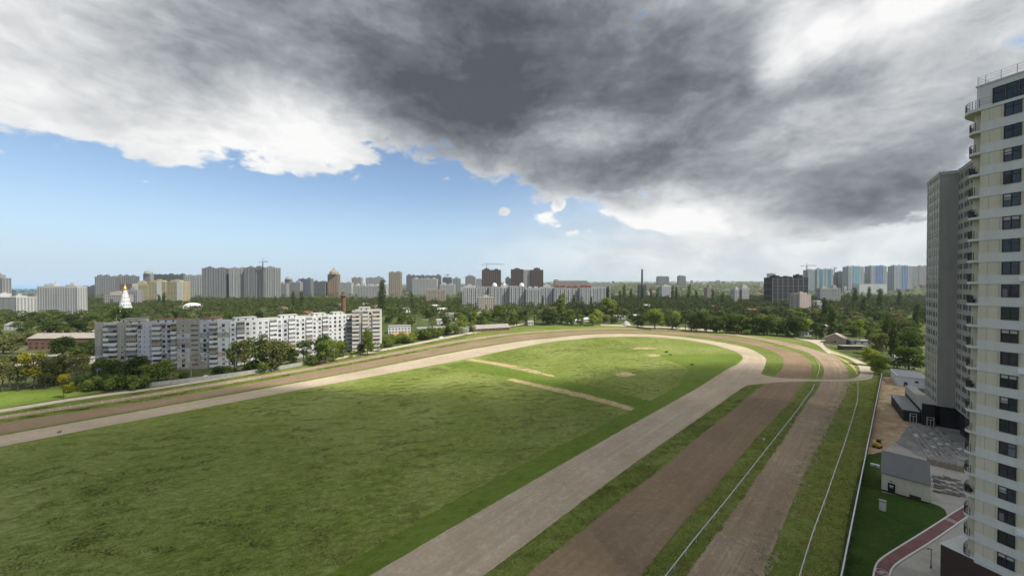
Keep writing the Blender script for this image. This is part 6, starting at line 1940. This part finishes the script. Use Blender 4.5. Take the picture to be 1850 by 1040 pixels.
# meadow in view, nearer half and further half
near_poly = gpoly([(-60, 830), (0, 812), (400, 734), (800, 662), (840, 655), (915, 686), (1140, 742), (1060, 780), (830, 896), (590, 1036), (560, 1070), (-60, 1070)])
pts, f = seeded(150000, near_poly)
tuft_mesh('meadow_grass', pts, .06 + .10 * np.clip(f, 0, .8), .14 + .22 * np.clip(f, 0, 1), tall_leaf, 'long wind-combed grass of the infield meadow', (1.6, -.6))
far_poly = gpoly([(1003, 682), (860, 650), (915, 634), (1000, 618), (1086, 611), (1151, 610), (1190, 612), (1180, 640), (1205, 652), (1238, 664), (1232, 682), (1190, 712), (1150, 722)])
pts, f = seeded(26000, far_poly)
tuft_mesh('meadow_grass', pts, .08 + .12 * np.clip(f, 0, .8), .3 + .4 * np.clip(f, 0, 1), tall_leaf, 'long grass at the sunny far end of the infield meadow', (1.6, -.6))
# verges beside the tracks
for poly, n_, lab in ((gpoly([(1465, 695), (1476, 694), (1446, 745), (1420, 788), (1374, 854), (1313, 940), (1240, 1037), (1200, 1070), (1140, 1070), (1160, 1035), (1240, 939), (1288, 886), (1361, 797), (1416, 740)]), 16000, 'rough grass under the running rail between brown and outer track'),
                      (gpoly([(1537, 695), (1583, 692), (1570, 780), (1548, 860), (1510, 1040), (1500, 1080), (1370, 1080), (1380, 1037), (1427, 925), (1464, 836), (1500, 770)]), 26000, 'rough grass strip along the building site fence'),
                      (gpoly([(1100, 872), (1195, 804), (1285, 742), (1345, 698), (1372, 694), (1325, 738), (1273, 778), (1187, 850), (1100, 917), (960, 1030), (930, 1060), (850, 1060)]), 12000, 'grass between pale and brown track'),
                      (gpoly([(0, 763), (300, 718), (600, 664.5), (843, 619), (843, 617), (600, 662), (300, 712.5), (0, 758.5)]), 9000, 'grass line between brown and outer track on the far straight'),
                      (gpoly([(0, 750.5), (300, 705), (600, 655.4), (843, 610.5), (843, 605.5), (600, 651.5), (300, 701.5), (0, 746)]), 9000, 'grass line between outer track and perimeter path')):
    pts, f = seeded(n_, poly, .03)
    tuft_mesh('verge_grass', pts, .14 + .2 * np.clip(f, 0, .8), .18 + .22 * np.clip(f, 0, 1), verge_leaf, lab, (.8, .2))
# bleached tufts spilling over the right edge of the outer track and under the rail
eF = catmull(ground_line(LF[16:], None, 10), .5)
k_ = rng.integers(0, len(eF), 5200)
off = rng.normal(size=5200) * 1.1 - .9
pp = eF[k_]; dirx = np.array([0.69, -0.72])
pts = np.column_stack([pp[:, 0] + dirx[0] * off, pp[:, 1] + dirx[1] * off, np.full(5200, .09)])
keep_ = np.array([mnoise.noise(Vector((a * .18, b * .18, 2))) + .5 * mnoise.noise(Vector((a * .7, b * .7, 5))) > -.05 for a, b, _ in pts])
tuft_mesh('dry_grass', pts[keep_], np.full(keep_.sum(), .08), np.full(keep_.sum(), .34), pale_leaf, 'bleached tufts along the edge of the outer track', (2.2, .8))
# ------------------------------------------------------------------ small things on and by the course
WHITECAR = flat('car_paint_white', (0.72, 0.72, 0.72), 0.3, 0.0, 0.5)
DARKCAR = flat('car_paint_dark', (0.06, 0.07, 0.09), 0.3, 0.0, 0.5)


def car(c, rz, paint, label):
    root = empty('parked_car', c, label, 'car', None, rz)
    prof = [(-2.1, .35), (-2.15, .75), (-1.95, .98), (-1.2, 1.02), (-.75, 1.45), (.75, 1.48), (1.45, 1.05), (2.05, .9), (2.15, .6), (2.1, .35)]
    n_ = len(prof)
    vs = [(x, -.85 if z < 1.1 else -.68, z) for x, z in prof] + [(x, .85 if z < 1.1 else .68, z) for x, z in prof]
    b_ = MB().add(vs, [tuple(range(n_)), tuple(range(2 * n_ - 1, n_ - 1, -1))] + [(i, i + n_, (i + 1) % n_ + n_, (i + 1) % n_) for i in range(n_)]).build('body', paint, root)
    for sgn in (-1, 1):
        MB().add([(-.95, sgn * .83, 1.08), (1.2, sgn * .83, 1.1), (.68, sgn * .70, 1.42), (-.72, sgn * .70, 1.40)], [(0, 1, 2, 3)]).build('side_window', GLASS, b_)
    MB().add([(.80, -.64, 1.46), (.80, .64, 1.46), (1.42, .78, 1.08), (1.42, -.78, 1.08)], [(0, 1, 2, 3)]).build('windscreen', GLASS, b_)
    for x in (-1.35, 1.35):
        for sgn in (-1, 1):
            w_ = MB().tube((x, sgn * .70, .32), (x, sgn * .90, .32), .32, k=14).build('wheel', RUBBERY, root)
            MB().tube((x, sgn * .88, .32), (x, sgn * .91, .32), .18, k=10).build('rim', METAL, w_)


car(P(797, 611), .62, WHITECAR, 'white car on the path in front of the bushes')
car(P(259, 690), .2, WHITECAR, 'white car parked by the end of the concrete wall')
car(P(186, 694), .5, WHITECAR, 'white car half hidden in the dark bushes')
car(P(372, 683), .25, WHITECAR, 'white car behind the concrete wall before the grey flats')
car(P(392, 681), .25, DARKCAR, 'dark car behind the concrete wall before the grey flats')
# low scrub on the meadow
for x, y, h, lab in ((1204, 636, .9, 'dark scrub clump on the meadow, largest of the three'), (1211, 641, .6, 'small dark scrub clump on the meadow near the bend'), (1250, 659, .7, 'dark scrub clump on the meadow nearest the pale track')):
    tree('bush', 'dark', P(x, y), h * 1.3, 1.9, lab)
# dog on the pale track
dg = P(107, 782); dog = empty('dog', dg, 'small dark dog standing on the pale track', 'dog', rz=.4)
me = bpy.data.meshes.new('body')
ve = [(0, 0, .52), (.28, 0, .52), (.42, 0, .62), (.52, 0, .70), (.64, 0, .66), (-.30, 0, .52), (-.50, 0, .62),
      (.26, .08, .36), (.26, .08, .05), (.26, -.08, .36), (.26, -.08, .05), (-.30, .08, .36), (-.34, .08, .20), (-.30, .08, .05), (-.30, -.08, .36), (-.34, -.08, .20), (-.30, -.08, .05), (.50, .06, .80), (.50, -.06, .80)]
ed = [(0, 1), (1, 2), (2, 3), (3, 4), (0, 5), (5, 6), (1, 7), (7, 8), (1, 9), (9, 10), (5, 11), (11, 12), (12, 13), (5, 14), (14, 15), (15, 16), (3, 17), (3, 18)]
me.from_pydata(ve, ed, []); me.materials.append(RUBBERY)
bo = link_mesh('body', me, dog)
sk = bo.modifiers.new('skin', 'SKIN'); bo.modifiers.new('sub', 'SUBSURF').levels = 1
for i, v in enumerate(me.skin_vertices[0].data):
    r_ = [.15, .16, .10, .10, .05, .13, .03, .06, .035, .06, .035, .07, .045, .035, .07, .045, .035, .02, .02][i]
    v.radius = (r_, r_)
me.skin_vertices[0].data[0].use_root = True
# unseen clouds, added to keep the sun off the near course and grey flats
cm = bpy.data.materials.new('shade_cloud_vapour'); cm.use_nodes = True
t = cm.node_tree; t.nodes.clear()
pv_ = node(t, 'ShaderNodeVolumePrincipled'); oo = node(t, 'ShaderNodeOutputMaterial')
pv_.inputs['Color'].default_value = (0.98, 0.98, 0.98, 1)
pv_.inputs['Density'].default_value = 0.020
t.links.new(pv_.outputs[0], oo.inputs['Volume'])
ALT = 900.0


def cloud(shadow_c, radii, seed):
    """lumpy body of vapour whose shadow falls around shadow_c"""
    off = TO_SUN * (ALT / TO_SUN.z)
    bm = bmesh.new(); bmesh.ops.create_icosphere(bm, subdivisions=4, radius=1.0)
    for v in bm.verts:
        d = v.co.normalized()
        n_ = 1 + .30 * mnoise.noise(d * 1.6 + Vector((seed, 0, 0))) + .16 * mnoise.noise(d * 4 + Vector((0, seed, 0)))
        v.co = Vector((d.x * radii[0], d.y * radii[1], d.z * radii[2] * (1.0 if d.z > 0 else .55))) * n_
    me = bpy.data.meshes.new('cloud'); bm.to_mesh(me); bm.free(); me.materials.append(cm)
    link_mesh('cloud', me, loc=(shadow_c[0] + off.x, shadow_c[1] + off.y, ALT), kind='stuff', label='cloud overhead shading the near part of the course')


cloud((-50, 45), (200, 125, 70), 1.0)
cloud((150, 120), (150, 100, 70), 4.0)
cloud((-195, 200), (45, 38, 50), 7.0)
